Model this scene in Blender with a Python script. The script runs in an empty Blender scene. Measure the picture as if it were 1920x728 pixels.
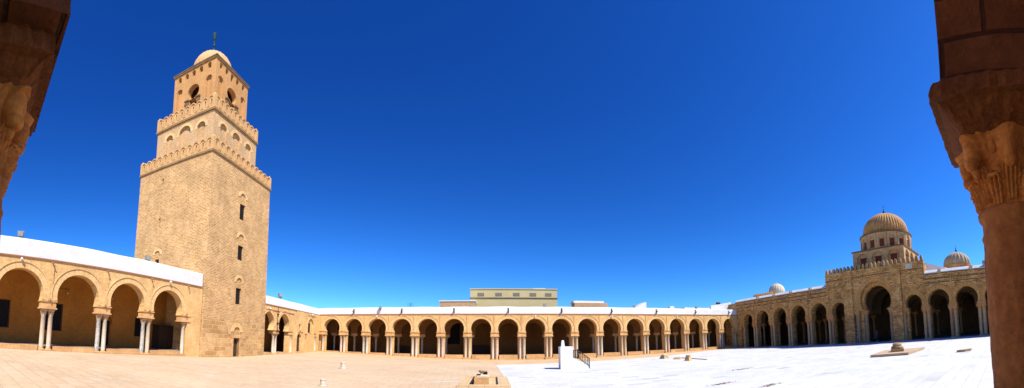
import bpy, math, random
from mathutils import Vector, Matrix, noise
from mathutils.geometry import tessellate_polygon
R = math.radians
PI = math.pi
random.seed(7)
SC = bpy.context.scene
COL = SC.collection

# ------------------------------------------------------------------ camera (stitched panorama -> cylindrical lens)
F = 613.4393
YAW, PIT, ROL, VC, CAMH = 0.0589, 0.0786, -0.0051, 598.04, 1.8572
def cam_axis(v):
    x, y, z = v
    c, s = math.cos(ROL), math.sin(ROL); x, z = c*x - s*z, s*x + c*z
    c, s = math.cos(PIT), math.sin(PIT); y, z = c*y - s*z, s*y + c*z
    c, s = math.cos(YAW), math.sin(YAW); x, y = c*x + s*y, -s*x + c*y
    return Vector((x, y, z))
cd = bpy.data.cameras.new('panorama_camera'); cam = bpy.data.objects.new('panorama_camera', cd); COL.objects.link(cam)
cd.type = 'PANO'; cd.panorama_type = 'CENTRAL_CYLINDRICAL'
cd.central_cylindrical_range_u_min = -960/F; cd.central_cylindrical_range_u_max = 960/F
cd.central_cylindrical_range_v_min = (VC-728)/F; cd.central_cylindrical_range_v_max = VC/F
cd.central_cylindrical_radius = 1.0
cd.clip_start = 0.05; cd.clip_end = 5000
rx, up, fw = cam_axis((1,0,0)), cam_axis((0,0,1)), cam_axis((0,1,0))
cam.matrix_world = Matrix(((rx.x, up.x, -fw.x, 0), (rx.y, up.y, -fw.y, 0), (rx.z, up.z, -fw.z, CAMH), (0,0,0,1)))
SC.camera = cam

# ------------------------------------------------------------------ materials
def nmat(name):
    m = bpy.data.materials.new(name); m.use_nodes = True
    nt = m.node_tree; b = nt.nodes['Principled BSDF']
    return m, nt, b
def N(nt, t, **k):
    n = nt.nodes.new(t)
    for a, v in k.items():
        if a in n.inputs: n.inputs[a].default_value = v
        else: setattr(n, a, v)
    return n
def noise_n(nt, vec, scale, detail=5, rough=.6):
    n = nt.nodes.new('ShaderNodeTexNoise'); n.inputs['Scale'].default_value = scale
    n.inputs['Detail'].default_value = detail; n.inputs['Roughness'].default_value = rough
    nt.links.new(vec, n.inputs['Vector']); return n
def ramp(nt, fac, stops):
    n = nt.nodes.new('ShaderNodeValToRGB'); e = n.color_ramp.elements
    while len(e) < len(stops): e.new(.5)
    for i, (p, c) in enumerate(stops):
        e[i].position = p; e[i].color = (c, c, c, 1) if isinstance(c, (int, float)) else (*c, 1)
    nt.links.new(fac, n.inputs[0]); return n
def mix(nt, fac, a, b, mode='MIX'):
    n = nt.nodes.new('ShaderNodeMix'); n.data_type = 'RGBA'; n.blend_type = mode
    for s, v in ((n.inputs[0], fac), (n.inputs[6], a), (n.inputs[7], b)):
        if isinstance(v, (int, float)): s.default_value = v
        elif isinstance(v, tuple): s.default_value = (*v, 1) if len(v) == 3 else v
        else: nt.links.new(v, s)
    return n.outputs[2]
def masonry(name, c1, c2, mortar, bw, bh, ms=.012, bump=.35, stain=None, stain_amt=.0, big=.25, patchy=None, warp=.03, offset=.5, spec=.15, streak=0.0, msmooth=.3, bdist=.04, vary=.5, pits=0.0):
    m, nt, b = nmat(name)
    uv = N(nt, 'ShaderNodeUVMap'); uv.uv_map = 'UVMap'
    tc = N(nt, 'ShaderNodeTexCoord')
    L = nt.links.new
    wn = noise_n(nt, uv.outputs[0], 1.3, 3)
    sub = N(nt, 'ShaderNodeVectorMath', operation='SUBTRACT'); L(wn.outputs['Color'], sub.inputs[0]); sub.inputs[1].default_value = (.5,.5,.5)
    sc = N(nt, 'ShaderNodeVectorMath', operation='SCALE'); L(sub.outputs[0], sc.inputs[0]); sc.inputs['Scale'].default_value = warp*2
    ad = N(nt, 'ShaderNodeVectorMath', operation='ADD'); L(uv.outputs[0], ad.inputs[0]); L(sc.outputs[0], ad.inputs[1])
    br = nt.nodes.new('ShaderNodeTexBrick'); br.offset = offset
    L(ad.outputs[0], br.inputs['Vector'])
    br.inputs['Color1'].default_value = (*c1,1); br.inputs['Color2'].default_value = (*c2,1); br.inputs['Mortar'].default_value = (*mortar,1)
    br.inputs['Scale'].default_value = 1; br.inputs['Mortar Size'].default_value = ms; br.inputs['Mortar Smooth'].default_value = msmooth
    br.inputs['Brick Width'].default_value = bw; br.inputs['Row Height'].default_value = bh
    col = br.outputs['Color']
    n1 = noise_n(nt, tc.outputs['Object'], .55, 8, .65)
    r1 = ramp(nt, n1.outputs['Fac'], [(.3, 1-big), (.7, 1+big)])
    col = mix(nt, 1.0, col, r1.outputs[0], 'MULTIPLY')
    n2 = noise_n(nt, tc.outputs['Object'], 7.0, 7, .7)
    r2 = ramp(nt, n2.outputs['Fac'], [(.3, 1-vary*.45), (.7, 1+vary*.3)])
    col = mix(nt, 1.0, col, r2.outputs[0], 'MULTIPLY')
    if patchy:
        n4 = noise_n(nt, tc.outputs['Object'], .9, 4, .55)
        r4 = ramp(nt, n4.outputs['Fac'], [(.52, 0.0), (.64, patchy[1])])
        col = mix(nt, r4.outputs[0], col, patchy[0])
    if stain:
        mp = N(nt, 'ShaderNodeMapping'); L(tc.outputs['Object'], mp.inputs['Vector'])
        mp.inputs['Scale'].default_value = (1.2, 1.2, .35) if streak else (.8,.8,2.2)
        n3 = noise_n(nt, mp.outputs[0], 1.6, 9, .72)
        r3 = ramp(nt, n3.outputs['Fac'], [(.5, 0.0), (.68, stain_amt)])
        col = mix(nt, r3.outputs[0], col, stain)
    L(col, b.inputs['Base Color'])
    b.inputs['Roughness'].default_value = .9; b.inputs['Specular IOR Level'].default_value = spec
    inv = N(nt, 'ShaderNodeMath', operation='MULTIPLY_ADD'); L(br.outputs['Fac'], inv.inputs[0]); inv.inputs[1].default_value = -1; inv.inputs[2].default_value = 1
    ns = noise_n(nt, tc.outputs['Object'], 22, 6, .7)
    adm = N(nt, 'ShaderNodeMath', operation='MULTIPLY_ADD'); L(ns.outputs['Fac'], adm.inputs[0]); adm.inputs[1].default_value = .9+pits; L(inv.outputs[0], adm.inputs[2])
    bp = nt.nodes.new('ShaderNodeBump'); bp.inputs['Strength'].default_value = bump; bp.inputs['Distance'].default_value = bdist
    L(adm.outputs[0], bp.inputs['Height']); L(bp.outputs[0], b.inputs['Normal'])
    return m
def plain(name, c, var=.15, scale=3, rough=.8, bump=.15, c2=None, bdist=.02, spec=.2, metal=0, s2=25, fine=.25):
    m, nt, b = nmat(name); L = nt.links.new
    tc = N(nt, 'ShaderNodeTexCoord')
    n1 = noise_n(nt, tc.outputs['Object'], scale, 8, .65)
    r1 = ramp(nt, n1.outputs['Fac'], [(.35, 0.0), (.65, 1.0)])
    a = c; bb = c2 if c2 else tuple(x*(1-var) for x in c)
    col = mix(nt, r1.outputs[0], a, bb)
    n2 = noise_n(nt, tc.outputs['Object'], s2, 6, .7)
    r2 = ramp(nt, n2.outputs['Fac'], [(.3, 1-fine), (.7, 1+fine*.4)])
    col = mix(nt, 1.0, col, r2.outputs[0], 'MULTIPLY')
    L(col, b.inputs['Base Color'])
    b.inputs['Roughness'].default_value = rough; b.inputs['Specular IOR Level'].default_value = spec; b.inputs['Metallic'].default_value = metal
    bp = nt.nodes.new('ShaderNodeBump'); bp.inputs['Strength'].default_value = bump; bp.inputs['Distance'].default_value = bdist
    L(n2.outputs['Fac'], bp.inputs['Height']); L(bp.outputs[0], b.inputs['Normal'])
    return m
M = {}
M['brick'] = masonry('tower_brick', (0.626,0.359,0.140), (0.428,0.214,0.066), (0.793,0.536,0.279), .40, .155, ms=.026, bump=.8, big=.2, stain=(0.321,0.182,0.078), stain_amt=.42, streak=1, warp=.045, bdist=.05, vary=.75, patchy=((0.694,0.456,0.235), .3))
M['brick2'] = masonry('upper_tier_brick', (0.619,0.392,0.195), (0.529,0.312,0.142), (0.600,0.392,0.202), .30, .11, ms=.014, bump=.55, big=.14, stain=(0.328,0.205,0.109), stain_amt=.3, streak=1, patchy=((0.600,0.409,0.222), .5))
M['plaster3'] = masonry('top_tier_plaster', (0.56,0.295,0.115), (0.52,0.27,0.10), (0.48,0.25,0.09), .5, .2, ms=.01, bump=.25, big=.14, stain=(0.367,0.179,0.068), stain_amt=.4, streak=1)
M['ashlar'] = masonry('tower_ashlar', (0.630,0.393,0.171), (0.441,0.240,0.086), (0.672,0.460,0.234), .85, .42, ms=.03, bump=.8, big=.22, stain=(0.263,0.163,0.078), stain_amt=.3, warp=.07, vary=.8)
M['wall'] = masonry('gallery_wall_brick', (0.757,0.465,0.194), (0.665,0.388,0.146), (0.688,0.428,0.182), .34, .12, ms=.012, bump=.5, big=.14, stain=(0.344,0.200,0.078), stain_amt=.22, streak=1, patchy=((0.791,0.523,0.237), .55))
M['voussoir'] = masonry('arch_voussoir_brick', (0.802,0.533,0.245), (0.688,0.419,0.171), (0.596,0.366,0.151), .8, .13, ms=.012, bump=.45, big=.12, offset=0.0)
M['voussoir_hall'] = masonry('hall_voussoir_stone', (0.742,0.388,0.119), (0.522,0.260,0.074), (0.337,0.178,0.058), 1.4, .17, ms=.02, bump=.6, big=.16, offset=0.0)
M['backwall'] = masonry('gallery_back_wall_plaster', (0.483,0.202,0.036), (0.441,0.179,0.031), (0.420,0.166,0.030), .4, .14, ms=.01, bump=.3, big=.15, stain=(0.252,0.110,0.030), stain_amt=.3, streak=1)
M['hall'] = masonry('hall_facade_stone', (0.755,0.400,0.128), (0.543,0.273,0.086), (0.389,0.215,0.079), .62, .24, ms=.016, bump=1.0, big=.28, stain=(0.065,0.042,0.021), stain_amt=.9, warp=.09, vary=1.0, patchy=((0.732,0.464,0.179), .6))
M['backwall_e'] = masonry('far_gallery_shaded_wall', (.24,.11,.035), (.20,.09,.028), (.19,.085,.026), .4, .14, ms=.01, bump=.3, big=.15)  # darkened copy of the back wall; the gallery's inner shade is in the colour
M['dome_stone'] = masonry('dome_base_stone', (.60,.39,.19), (.50,.31,.14), (.45,.29,.14), .55, .22, ms=.016, bump=.5, big=.18, stain=(.2,.13,.07), stain_amt=.35)
M['hall_in'] = masonry('hall_interior_shaded_stone', (0.180,0.108,0.050), (0.150,0.090,0.039), (0.108,0.066,0.033), .6, .25, ms=.015, bump=.4, big=.2)  # hall stone toned down, with the gloom of the interior put into its colour
M['sill'] = masonry('sill_stone', (0.651,0.384,0.169), (0.546,0.294,0.116), (0.504,0.294,0.134), .95, .30, ms=.014, bump=.5, big=.2, stain=(0.347,0.197,0.091), stain_amt=.3, warp=.03)
M['slab'] = plain('pale_tan_slab', (.50,.37,.25), .2, 1.5, c2=(.42,.29,.18), bump=.3)
M['impost'] = plain('impost_stone', (0.757,0.458,0.200), .2, 2.5, c2=(0.550,0.289,0.100), bump=.3)
M['cornice'] = plain('cornice_terracotta', (.42,.20,.09), .2, 2.5, c2=(.33,.17,.08), bump=.3)
M['ledge'] = plain('dark_weathered_ledge', (0.238,0.142,0.065), .3, 1.5, c2=(0.128,0.079,0.041), bump=.4)
M['tledge'] = plain('tower_ledge_stone', (0.362,0.211,0.083), .3, 1.5, c2=(0.213,0.127,0.055), bump=.4)
M['merlon'] = plain('tower_merlon_plaster', (0.631,0.386,0.171), .2, 1.2, c2=(0.530,0.302,0.125), bump=.3)
M['merlon_hall'] = plain('hall_merlon_stone', (0.458,0.278,0.118), .2, 1.2, c2=(0.234,0.134,0.056), bump=.4)
M['white'] = plain('whitewash', (.76,.75,.735), .06, 1.1, c2=(.66,.645,.63), bump=.4, fine=.12, bdist=.03, s2=6)
M['white_hall'] = plain('weathered_whitewash', (.72,.71,.72), .1, .8, c2=(.58,.56,.55), bump=.25, fine=.1)
M['marble_a'] = plain('pale_marble_shaft', (0.616,0.504,0.359), .2, 1.6, c2=(0.528,0.395,0.257), bump=.2, fine=.2, s2=9)
M['marble_b'] = plain('grey_marble_shaft', (.30,.30,.28), .2, 3.5, c2=(0.630,0.580,0.486), bump=.2, fine=.35, s2=12)
M['marble_c'] = plain('pink_marble_shaft', (.60,.38,.29), .2, 2.5, c2=(.66,.52,.42), bump=.2, fine=.25, s2=10)
M['marble_d'] = plain('white_marble_shaft', (0.651,0.564,0.439), .2, 1.6, c2=(0.546,0.452,0.329), bump=.2, fine=.2, s2=9)
M['granite'] = plain('speckled_granite_shaft', (.33,.20,.10), .2, 5, c2=(.52,.37,.23), bump=.5, fine=.7, s2=11)
M['hshaft_a'] = plain('hall_pale_shaft', (0.60,0.42,0.24), .2, 1.6, c2=(0.46,0.31,0.16), bump=.2, fine=.2)
M['hshaft_b'] = plain('hall_brown_shaft', (.46,.27,.14), .2, 2, c2=(.36,.21,.11), bump=.2, fine=.2)
M['capital'] = plain('capital_stone', (.58,.41,.24), .25, 4, c2=(.36,.23,.12), bump=.7, fine=.45, s2=18, bdist=.05)
M['capital_hall'] = plain('hall_capital_stone', (0.762,0.367,0.122), .25, 4, c2=(0.458,0.236,0.091), bump=.7, fine=.45, s2=18, bdist=.05)
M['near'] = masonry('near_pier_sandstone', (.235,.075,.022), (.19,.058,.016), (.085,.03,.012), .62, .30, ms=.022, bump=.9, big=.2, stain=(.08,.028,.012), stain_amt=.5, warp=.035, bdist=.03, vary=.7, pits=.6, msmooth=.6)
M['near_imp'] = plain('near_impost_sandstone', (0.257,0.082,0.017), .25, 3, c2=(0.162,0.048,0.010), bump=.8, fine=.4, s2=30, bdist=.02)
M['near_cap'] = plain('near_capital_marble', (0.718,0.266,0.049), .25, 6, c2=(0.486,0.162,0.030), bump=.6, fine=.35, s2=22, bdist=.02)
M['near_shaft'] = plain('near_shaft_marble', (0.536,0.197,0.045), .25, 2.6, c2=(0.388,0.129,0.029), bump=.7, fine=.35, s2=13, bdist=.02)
M['dome_hall'] = plain('ribbed_dome_stone', (0.648,0.347,0.119), .25, .8, c2=(0.463,0.240,0.079), bump=.4, fine=.3, s2=5)
M['dome_pale'] = plain('pale_dome_stone', (0.492,0.380,0.238), .25, .8, c2=(0.377,0.274,0.158), bump=.3, fine=.3, s2=5)
M['dome_cream'] = plain('cream_dome_plaster', (.58,.50,.36), .25, .8, c2=(.50,.42,.28), bump=.3, fine=.15, s2=5)
M['dome_peach'] = plain('peach_dome_plaster', (.62,.37,.175), .15, 1.2, c2=(.54,.31,.14), bump=.3, fine=.15, s2=6)
M['shutter'] = plain('red_brown_shutter', (0.165,0.041,0.018), .3, 3, bump=.2)
M['wood'] = plain('dark_wood', (.07,.04,.022), .3, 3, bump=.3)
M['iron'] = plain('black_iron', (.02,.017,.016), .2, 4, rough=.6, bump=.1, spec=.4)
M['dark'] = plain('dark_opening', (.012,.009,.008), .2, 3)
M['verdigris'] = plain('green_copper', (.035,.09,.08), .3, 5, rough=.5, bump=.1, metal=.4)
M['floodglass'] = plain('floodlight_glass', (.30,.30,.26), .2, 5, rough=.2, bump=0, spec=.5)
M['lampglass'] = plain('lamp_white_glass', (.75,.76,.76), .05, 5, rough=.25, bump=0, spec=.5)
M['alu'] = plain('grey_aluminium', (.36,.34,.30), .15, 5, rough=.5, bump=.1, metal=.3)
M['olive'] = plain('olive_render', (.52,.43,.225), .12, .35, c2=(.46,.38,.19), bump=.1, fine=.08)
M['olive_d'] = plain('dark_olive_render', (.16,.13,.07), .1, 1)  # darker olive tone of the string course
M['lattice'] = None
M['tanbld'] = masonry('tan_block_wall', (.52,.33,.18), (.47,.29,.15), (.45,.29,.17), .4, .2, bump=.3, big=.12)
M['skin'] = plain('skin', (.36,.19,.12), .1, 4)
M['shirt_dark'] = plain('navy_cloth', (.012,.012,.018), .2, 6)
M['shirt_blue'] = plain('purple_blue_cloth', (.09,.08,.20), .2, 6)
M['jeans'] = plain('jeans', (.05,.085,.17), .2, 6)
M['hair'] = plain('dark_hair', (.02,.014,.01), .2, 6)
M['shoe'] = plain('pale_shoe', (.35,.3,.25), .2, 6)
M['rust'] = plain('rusty_grit', (.16,.07,.04), .5, 9)
def lattice_mat():
    m, nt, b = nmat('vent_lattice'); L = nt.links.new
    uv = N(nt, 'ShaderNodeUVMap'); uv.uv_map = 'UVMap'
    ck = nt.nodes.new('ShaderNodeTexChecker'); ck.inputs['Scale'].default_value = 6
    ck.inputs['Color1'].default_value = (.30,.27,.2,1); ck.inputs['Color2'].default_value = (.03,.025,.02,1)
    L(uv.outputs[0], ck.inputs['Vector']); L(ck.outputs['Color'], b.inputs['Base Color']); b.inputs['Roughness'].default_value = .9
    return m
M['lattice'] = lattice_mat()
def paving(name, c1, c2, mortar, bw, bh, ms, odd=None, odd_amt=.0, big=.1, dirt=None, dirt_amt=.3, rot=0, offset=.5, rough=.85):
    m, nt, b = nmat(name); L = nt.links.new
    tc = N(nt, 'ShaderNodeTexCoord')
    mp = N(nt, 'ShaderNodeMapping'); L(tc.outputs['Object'], mp.inputs['Vector']); mp.inputs['Rotation'].default_value = (0,0,rot)
    br = nt.nodes.new('ShaderNodeTexBrick'); br.offset = offset; L(mp.outputs[0], br.inputs['Vector'])
    for k, v in (('Color1', c1), ('Color2', c2), ('Mortar', mortar)): br.inputs[k].default_value = (*v, 1)
    br.inputs['Scale'].default_value = 1; br.inputs['Mortar Size'].default_value = ms; br.inputs['Mortar Smooth'].default_value = .2
    br.inputs['Brick Width'].default_value = bw; br.inputs['Row Height'].default_value = bh
    col = br.outputs['Color']
    if odd:
        b2 = nt.nodes.new('ShaderNodeTexBrick'); b2.offset = offset; L(mp.outputs[0], b2.inputs['Vector'])
        b2.inputs['Color1'].default_value = (0,0,0,1); b2.inputs['Color2'].default_value = (1,1,1,1); b2.inputs['Mortar'].default_value = (0,0,0,1)
        b2.inputs['Scale'].default_value = 1; b2.inputs['Mortar Size'].default_value = ms
        b2.inputs['Brick Width'].default_value = bw; b2.inputs['Row Height'].default_value = bh; b2.inputs['Bias'].default_value = 0
        r = ramp(nt, b2.outputs['Color'], [(.91, 0.0), (.96, odd_amt)])
        wv = noise_n(nt, tc.outputs['Object'], .16, 2, .5)
        rr = ramp(nt, wv.outputs['Fac'], [(.45, 0.0), (.6, 1.0)])
        f = mix(nt, 1.0, r.outputs[0], rr.outputs[0], 'MULTIPLY')
        col = mix(nt, f, col, odd)
    n1 = noise_n(nt, tc.outputs['Object'], .22, 8, .6)
    r1 = ramp(nt, n1.outputs['Fac'], [(.3, 1-big), (.7, 1+big*.6)])
    col = mix(nt, 1.0, col, r1.outputs[0], 'MULTIPLY')
    n2 = noise_n(nt, tc.outputs['Object'], 4.5, 8, .7)
    r2 = ramp(nt, n2.outputs['Fac'], [(.35, .88), (.65, 1.04)])
    col = mix(nt, 1.0, col, r2.outputs[0], 'MULTIPLY')
    if dirt:
        mp3 = N(nt, 'ShaderNodeMapping'); L(tc.outputs['Object'], mp3.inputs['Vector']); mp3.inputs['Scale'].default_value = (.7, 2.2, 1)
        n3 = noise_n(nt, mp3.outputs[0], .9, 9, .75)
        r3 = ramp(nt, n3.outputs['Fac'], [(.56, 0.0), (.72, dirt_amt)])
        col = mix(nt, r3.outputs[0], col, dirt)
    L(col, b.inputs['Base Color']); b.inputs['Roughness'].default_value = rough; b.inputs['Specular IOR Level'].default_value = .2
    inv = N(nt, 'ShaderNodeMath', operation='MULTIPLY_ADD'); L(br.outputs['Fac'], inv.inputs[0]); inv.inputs[1].default_value = -1; inv.inputs[2].default_value = 1
    adm = N(nt, 'ShaderNodeMath', operation='MULTIPLY_ADD'); L(n2.outputs['Fac'], adm.inputs[0]); adm.inputs[1].default_value = .8; L(inv.outputs[0], adm.inputs[2])
    bp = nt.nodes.new('ShaderNodeBump'); bp.inputs['Strength'].default_value = .35; bp.inputs['Distance'].default_value = .012
    L(adm.outputs[0], bp.inputs['Height']); L(bp.outputs[0], b.inputs['Normal'])
    return m
M['pave_tan'] = paving('tan_slab_paving', (.585,.43,.275), (.53,.38,.235), (.41,.29,.175), .85, .58, .017, odd=(0.60,0.54,0.46), odd_amt=.45, big=.13, dirt=(0.40,0.29,0.19), dirt_amt=.4, rot=R(-5.9))
M['pave_border'] = paving('tan_border_paving', (0.594,0.430,0.246), (0.509,0.355,0.194), (0.403,0.280,0.158), .7, .5, .014, big=.12, dirt=(0.424,0.300,0.167), dirt_amt=.45)
M['pave_white'] = paving('white_marble_paving', (.61,.605,.585), (.52,.52,.51), (.44,.44,.43), .95, .48, .012, odd=(.36,.36,.36), odd_amt=.8, big=.08, dirt=(.38,.39,.40), dirt_amt=.65, rough=.7)
M['soil'] = plain('dry_earth', (.36,.26,.16), .2, .05, bump=.1)
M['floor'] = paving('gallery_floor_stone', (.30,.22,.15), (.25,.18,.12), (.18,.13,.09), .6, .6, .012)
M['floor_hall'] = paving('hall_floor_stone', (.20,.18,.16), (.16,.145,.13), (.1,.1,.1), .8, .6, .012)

# ------------------------------------------------------------------ mesh collector
SINK = False                    # carry feet down to the dipping ground
class MB:
    def __init__(s): s.v = []; s.f = []; s.uv = {}
    def add(s, vs, fs, uvs=None):
        o = len(s.v); s.v += [Vector(p) for p in vs]
        for i, f in enumerate(fs):
            if uvs and uvs[i] is not None: s.uv[len(s.f)] = uvs[i]
            s.f.append([o+k for k in f])
    def box(s, x0, x1, y0, y1, z0, z1):
        s.add([(x0,y0,z0),(x1,y0,z0),(x1,y1,z0),(x0,y1,z0),(x0,y0,z1),(x1,y0,z1),(x1,y1,z1),(x0,y1,z1)],
              [(3,2,1,0),(4,5,6,7),(0,1,5,4),(1,2,6,5),(2,3,7,6),(3,0,4,7)])
    def fbox(s, fr, s0, s1, d0, d1, z0, z1):
        """box in a wall frame: s along, d depth inwards (negative = proud)"""
        P = fr.p
        s.add([P(s0,z0,d0),P(s1,z0,d0),P(s1,z0,d1),P(s0,z0,d1),P(s0,z1,d0),P(s1,z1,d0),P(s1,z1,d1),P(s0,z1,d1)],
              [(3,2,1,0),(4,5,6,7),(0,1,5,4),(1,2,6,5),(2,3,7,6),(3,0,4,7)])
    def frustum(s, fr, sc, dc, z0, z1, a0, a1, b0=None, b1=None):
        b0 = a0 if b0 is None else b0; b1 = a1 if b1 is None else b1
        P = fr.p
        s.add([P(sc-a0,z0,dc-b0),P(sc+a0,z0,dc-b0),P(sc+a0,z0,dc+b0),P(sc-a0,z0,dc+b0),P(sc-a1,z1,dc-b1),P(sc+a1,z1,dc-b1),P(sc+a1,z1,dc+b1),P(sc-a1,z1,dc+b1)],
              [(3,2,1,0),(4,5,6,7),(0,1,5,4),(1,2,6,5),(2,3,7,6),(3,0,4,7)])
    def panel(s, fr, outer, holes, thick, off=0.0, norim=False):
        """wall slab; outline CCW seen from the front; holes = [(pts, depth or None)]"""
        P = fr.p
        loops = [outer] + [h[0] for h in holes]
        flat = [q for l in loops for q in l]
        tr = tessellate_polygon([[Vector((a, b, 0)) for a, b in l] for l in loops])
        s.add([P(a, b, off) for a, b in flat], [fix(t, flat, 1) for t in tr])
        loops2 = [outer] + [h[0] for h in holes if h[1] is None]
        flat2 = [q for l in loops2 for q in l]
        tr2 = tessellate_polygon([[Vector((a, b, 0)) for a, b in l] for l in loops2])
        s.add([P(a, b, off+thick) for a, b in flat2], [fix(t, flat2, -1) for t in tr2])
        if not norim: s.rim(fr, outer, off, off+thick, False)
        for pts, dep in holes:
            if dep is None: s.rim(fr, pts, off, off+thick, True)
            else:
                s.rim(fr, pts, off, off+dep, True)
                t3 = tessellate_polygon([[Vector((a, b, 0)) for a, b in pts]])
                s.add([P(a, b, off+dep) for a, b in pts], [fix(t, pts, 1) for t in t3])
    def rim(s, fr, pts, d0, d1, inward):
        P = fr.p; n = len(pts)
        area = sum(pts[i][0]*pts[(i+1)%n][1]-pts[(i+1)%n][0]*pts[i][1] for i in range(n))
        flip = (area < 0) != inward
        vs = [P(a, b, d0) for a, b in pts] + [P(a, b, d1) for a, b in pts]
        fs = []
        for i in range(n):
            j = (i+1) % n
            q = (i, i+n, j+n, j)
            fs.append(q[::-1] if flip else q)
        s.add(vs, fs)
    def ring(s, fr, cx, zc, r0, r1, a0, a1, d0, d1, n=20, pt=0.0):
        """raised arch band between radii r0 and r1, front at d0, back at d1"""
        P = fr.p; vs = []; fs = []; uvs = []
        for i in range(n+1):
            a = a0 + (a1-a0)*i/n
            k = 1 + pt*max(0, math.sin(a))**6
            for r in (r0, r1):
                for d in (d0, d1):
                    vs.append(P(cx + r*math.cos(a), zc + r*math.sin(a)*k, d))
        for i in range(n):
            o = 4*i; p = 4*(i+1); u0 = (a0+(a1-a0)*i/n)*(r0+r1)/2; u1 = (a0+(a1-a0)*(i+1)/n)*(r0+r1)/2
            fs.append((o, p, p+2, o+2)); uvs.append([(r0, u0), (r0, u1), (r1, u1), (r1, u0)])
            fs.append((o+2, p+2, p+3, o+3)); uvs.append(None)
            fs.append((p, o, o+1, p+1)); uvs.append(None)
        fs.append((0, 2, 3, 1)); uvs.append(None)
        o = 4*n; fs.append((o+2, o, o+1, o+3)); uvs.append(None)
        s.add(vs, fs, uvs)
    def lathe(s, prof, c=(0,0,0), n=16, mod=None, cap=True):
        vs = []; fs = []
        for (r, z) in prof:
            for k in range(n):
                a = 2*PI*k/n; rr = r if mod is None else mod(r, z, a)
                vs.append((c[0]+rr*math.cos(a), c[1]+rr*math.sin(a), c[2]+z))
        for i in range(len(prof)-1):
            for k in range(n):
                j = (k+1) % n
                fs.append((i*n+k, i*n+j, (i+1)*n+j, (i+1)*n+k))
        if cap:
            fs.append(tuple(range(n))[::-1]); m = (len(prof)-1)*n; fs.append(tuple(m+k for k in range(n)))
        s.add(vs, fs)
    def tube(s, a, b, r, n=8, r2=None):
        a = Vector(a); b = Vector(b); d = (b-a).normalized()
        x = d.orthogonal().normalized(); y = d.cross(x); r2 = r if r2 is None else r2
        vs = [a + r*(x*math.cos(2*PI*k/n)+y*math.sin(2*PI*k/n)) for k in range(n)] + [b + r2*(x*math.cos(2*PI*k/n)+y*math.sin(2*PI*k/n)) for k in range(n)]
        fs = [(k, (k+1)%n, (k+1)%n+n, k+n) for k in range(n)] + [tuple(range(n))[::-1], tuple(range(n, 2*n))]
        s.add(vs, fs)
    def mesh(s, name, mat, smooth=False, xf=None):
        me = bpy.data.meshes.new(name)
        if SINK and name not in ('roof',):
            for p in s.v:
                if abs(p.z) < .021: p.z = -.42
        vs = [xf(p) for p in s.v] if xf else s.v
        me.from_pydata([tuple(p) for p in vs], [], s.f)
        lay = me.uv_layers.new(name='UVMap')
        Z = Vector((0,0,1))
        for i, p in enumerate(me.polygons):
            if i in s.uv and len(s.uv[i]) == len(p.vertices):
                for li, w in zip(p.loop_indices, s.uv[i]): lay.data[li].uv = w
                continue
            n = p.normal
            if abs(n.z) > .8: t, b = Vector((1,0,0)), Vector((0,1,0))
            else: t = Z.cross(n).normalized(); b = Z
            for li in p.loop_indices:
                co = me.vertices[me.loops[li].vertex_index].co
                lay.data[li].uv = (co.dot(t), co.dot(b))
        me.materials.append(mat)
        if smooth:
            for p in me.polygons: p.use_smooth = True
        return me
    def build(s, name, mat, parent=None, smooth=False, loc=None, rotz=0, xf=None):
        o = bpy.data.objects.new(name, s.mesh(name, mat, smooth, xf)); COL.objects.link(o)
        if parent: o.parent = parent
        if loc: o.location = loc
        o.rotation_euler.z = rotz
        return o
def fix(t, pts, sgn):
    a, b, c = (pts[k] for k in t)
    ar = (b[0]-a[0])*(c[1]-a[1]) - (b[1]-a[1])*(c[0]-a[0])
    return tuple(t) if (ar > 0) == (sgn > 0) else tuple(t)[::-1]
class Frame:
    def __init__(s, o, u, n): s.o = Vector((o[0], o[1], 0)); s.u = Vector((u[0], u[1], 0)).normalized(); s.n = Vector((n[0], n[1], 0)).normalized()
    def p(s, a, z, d=0.0): q = s.o + s.u*a - s.n*d; return Vector((q.x, q.y, z))
def arch(cx, zs, zc, r, n=18, pt=0.0):
    """horseshoe arch from left spring over the top to the right spring"""
    f = math.asin(max(-1, min(1, (zc-zs)/r)))
    out = []
    for i in range(n+1):
        a = PI + f - (PI + 2*f)*i/n
        out.append((cx + r*math.cos(a), zc + r*math.sin(a)*(1 + pt*max(0, math.sin(a))**6)))
    return out
def arch_hole(cx, zb, zs, zc, r, hw=None, n=18, pt=0.0):
    a = arch(cx, zs, zc, r, n, pt)
    w = hw if hw is not None else abs(a[0][0]-cx)
    return [(cx-w, zb)] + ([(cx-w, zs)] if abs(w-abs(a[0][0]-cx)) > .01 else []) + a + ([(cx+w, zs)] if abs(w-abs(a[0][0]-cx)) > .01 else []) + [(cx+w, zb)]
def rect(x0, x1, z0, z1): return [(x0,z0),(x1,z0),(x1,z1),(x0,z1)]
def empty(name, loc, label, cat, group=None, rotz=0):
    o = bpy.data.objects.new(name, None); COL.objects.link(o); o.location = loc; o.rotation_euler.z = rotz
    o['label'] = label; o['category'] = cat
    if group: o['group'] = group
    return o
def tag(o, label, cat, group=None, kind=None):
    if label: o['label'] = label
    if cat: o['category'] = cat
    if group: o['group'] = group
    if kind: o['kind'] = kind
    return o
def struct(name, mb, mat, label=None):
    o = mb.build(name, mat); o['kind'] = 'structure'
    if label: o['label'] = label
    return o
def sheet(pts, z):
    mb = MB(); mb.add([(x, y, z) for x, y in pts], [tuple(range(len(pts)))]); return mb

# ------------------------------------------------------------------ frames of the walls
FE = Frame((0, 45), (1, 0), (0, -1))                       # east gallery, s = x
FN = Frame((-21.62, 0), (-.1025, .9947), (.9947, .1025))   # north side, s ~ y
FS = Frame((41.764, 45), (-.0133, -1), (-1, .0133))        # prayer hall, s = 45 - y

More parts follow.
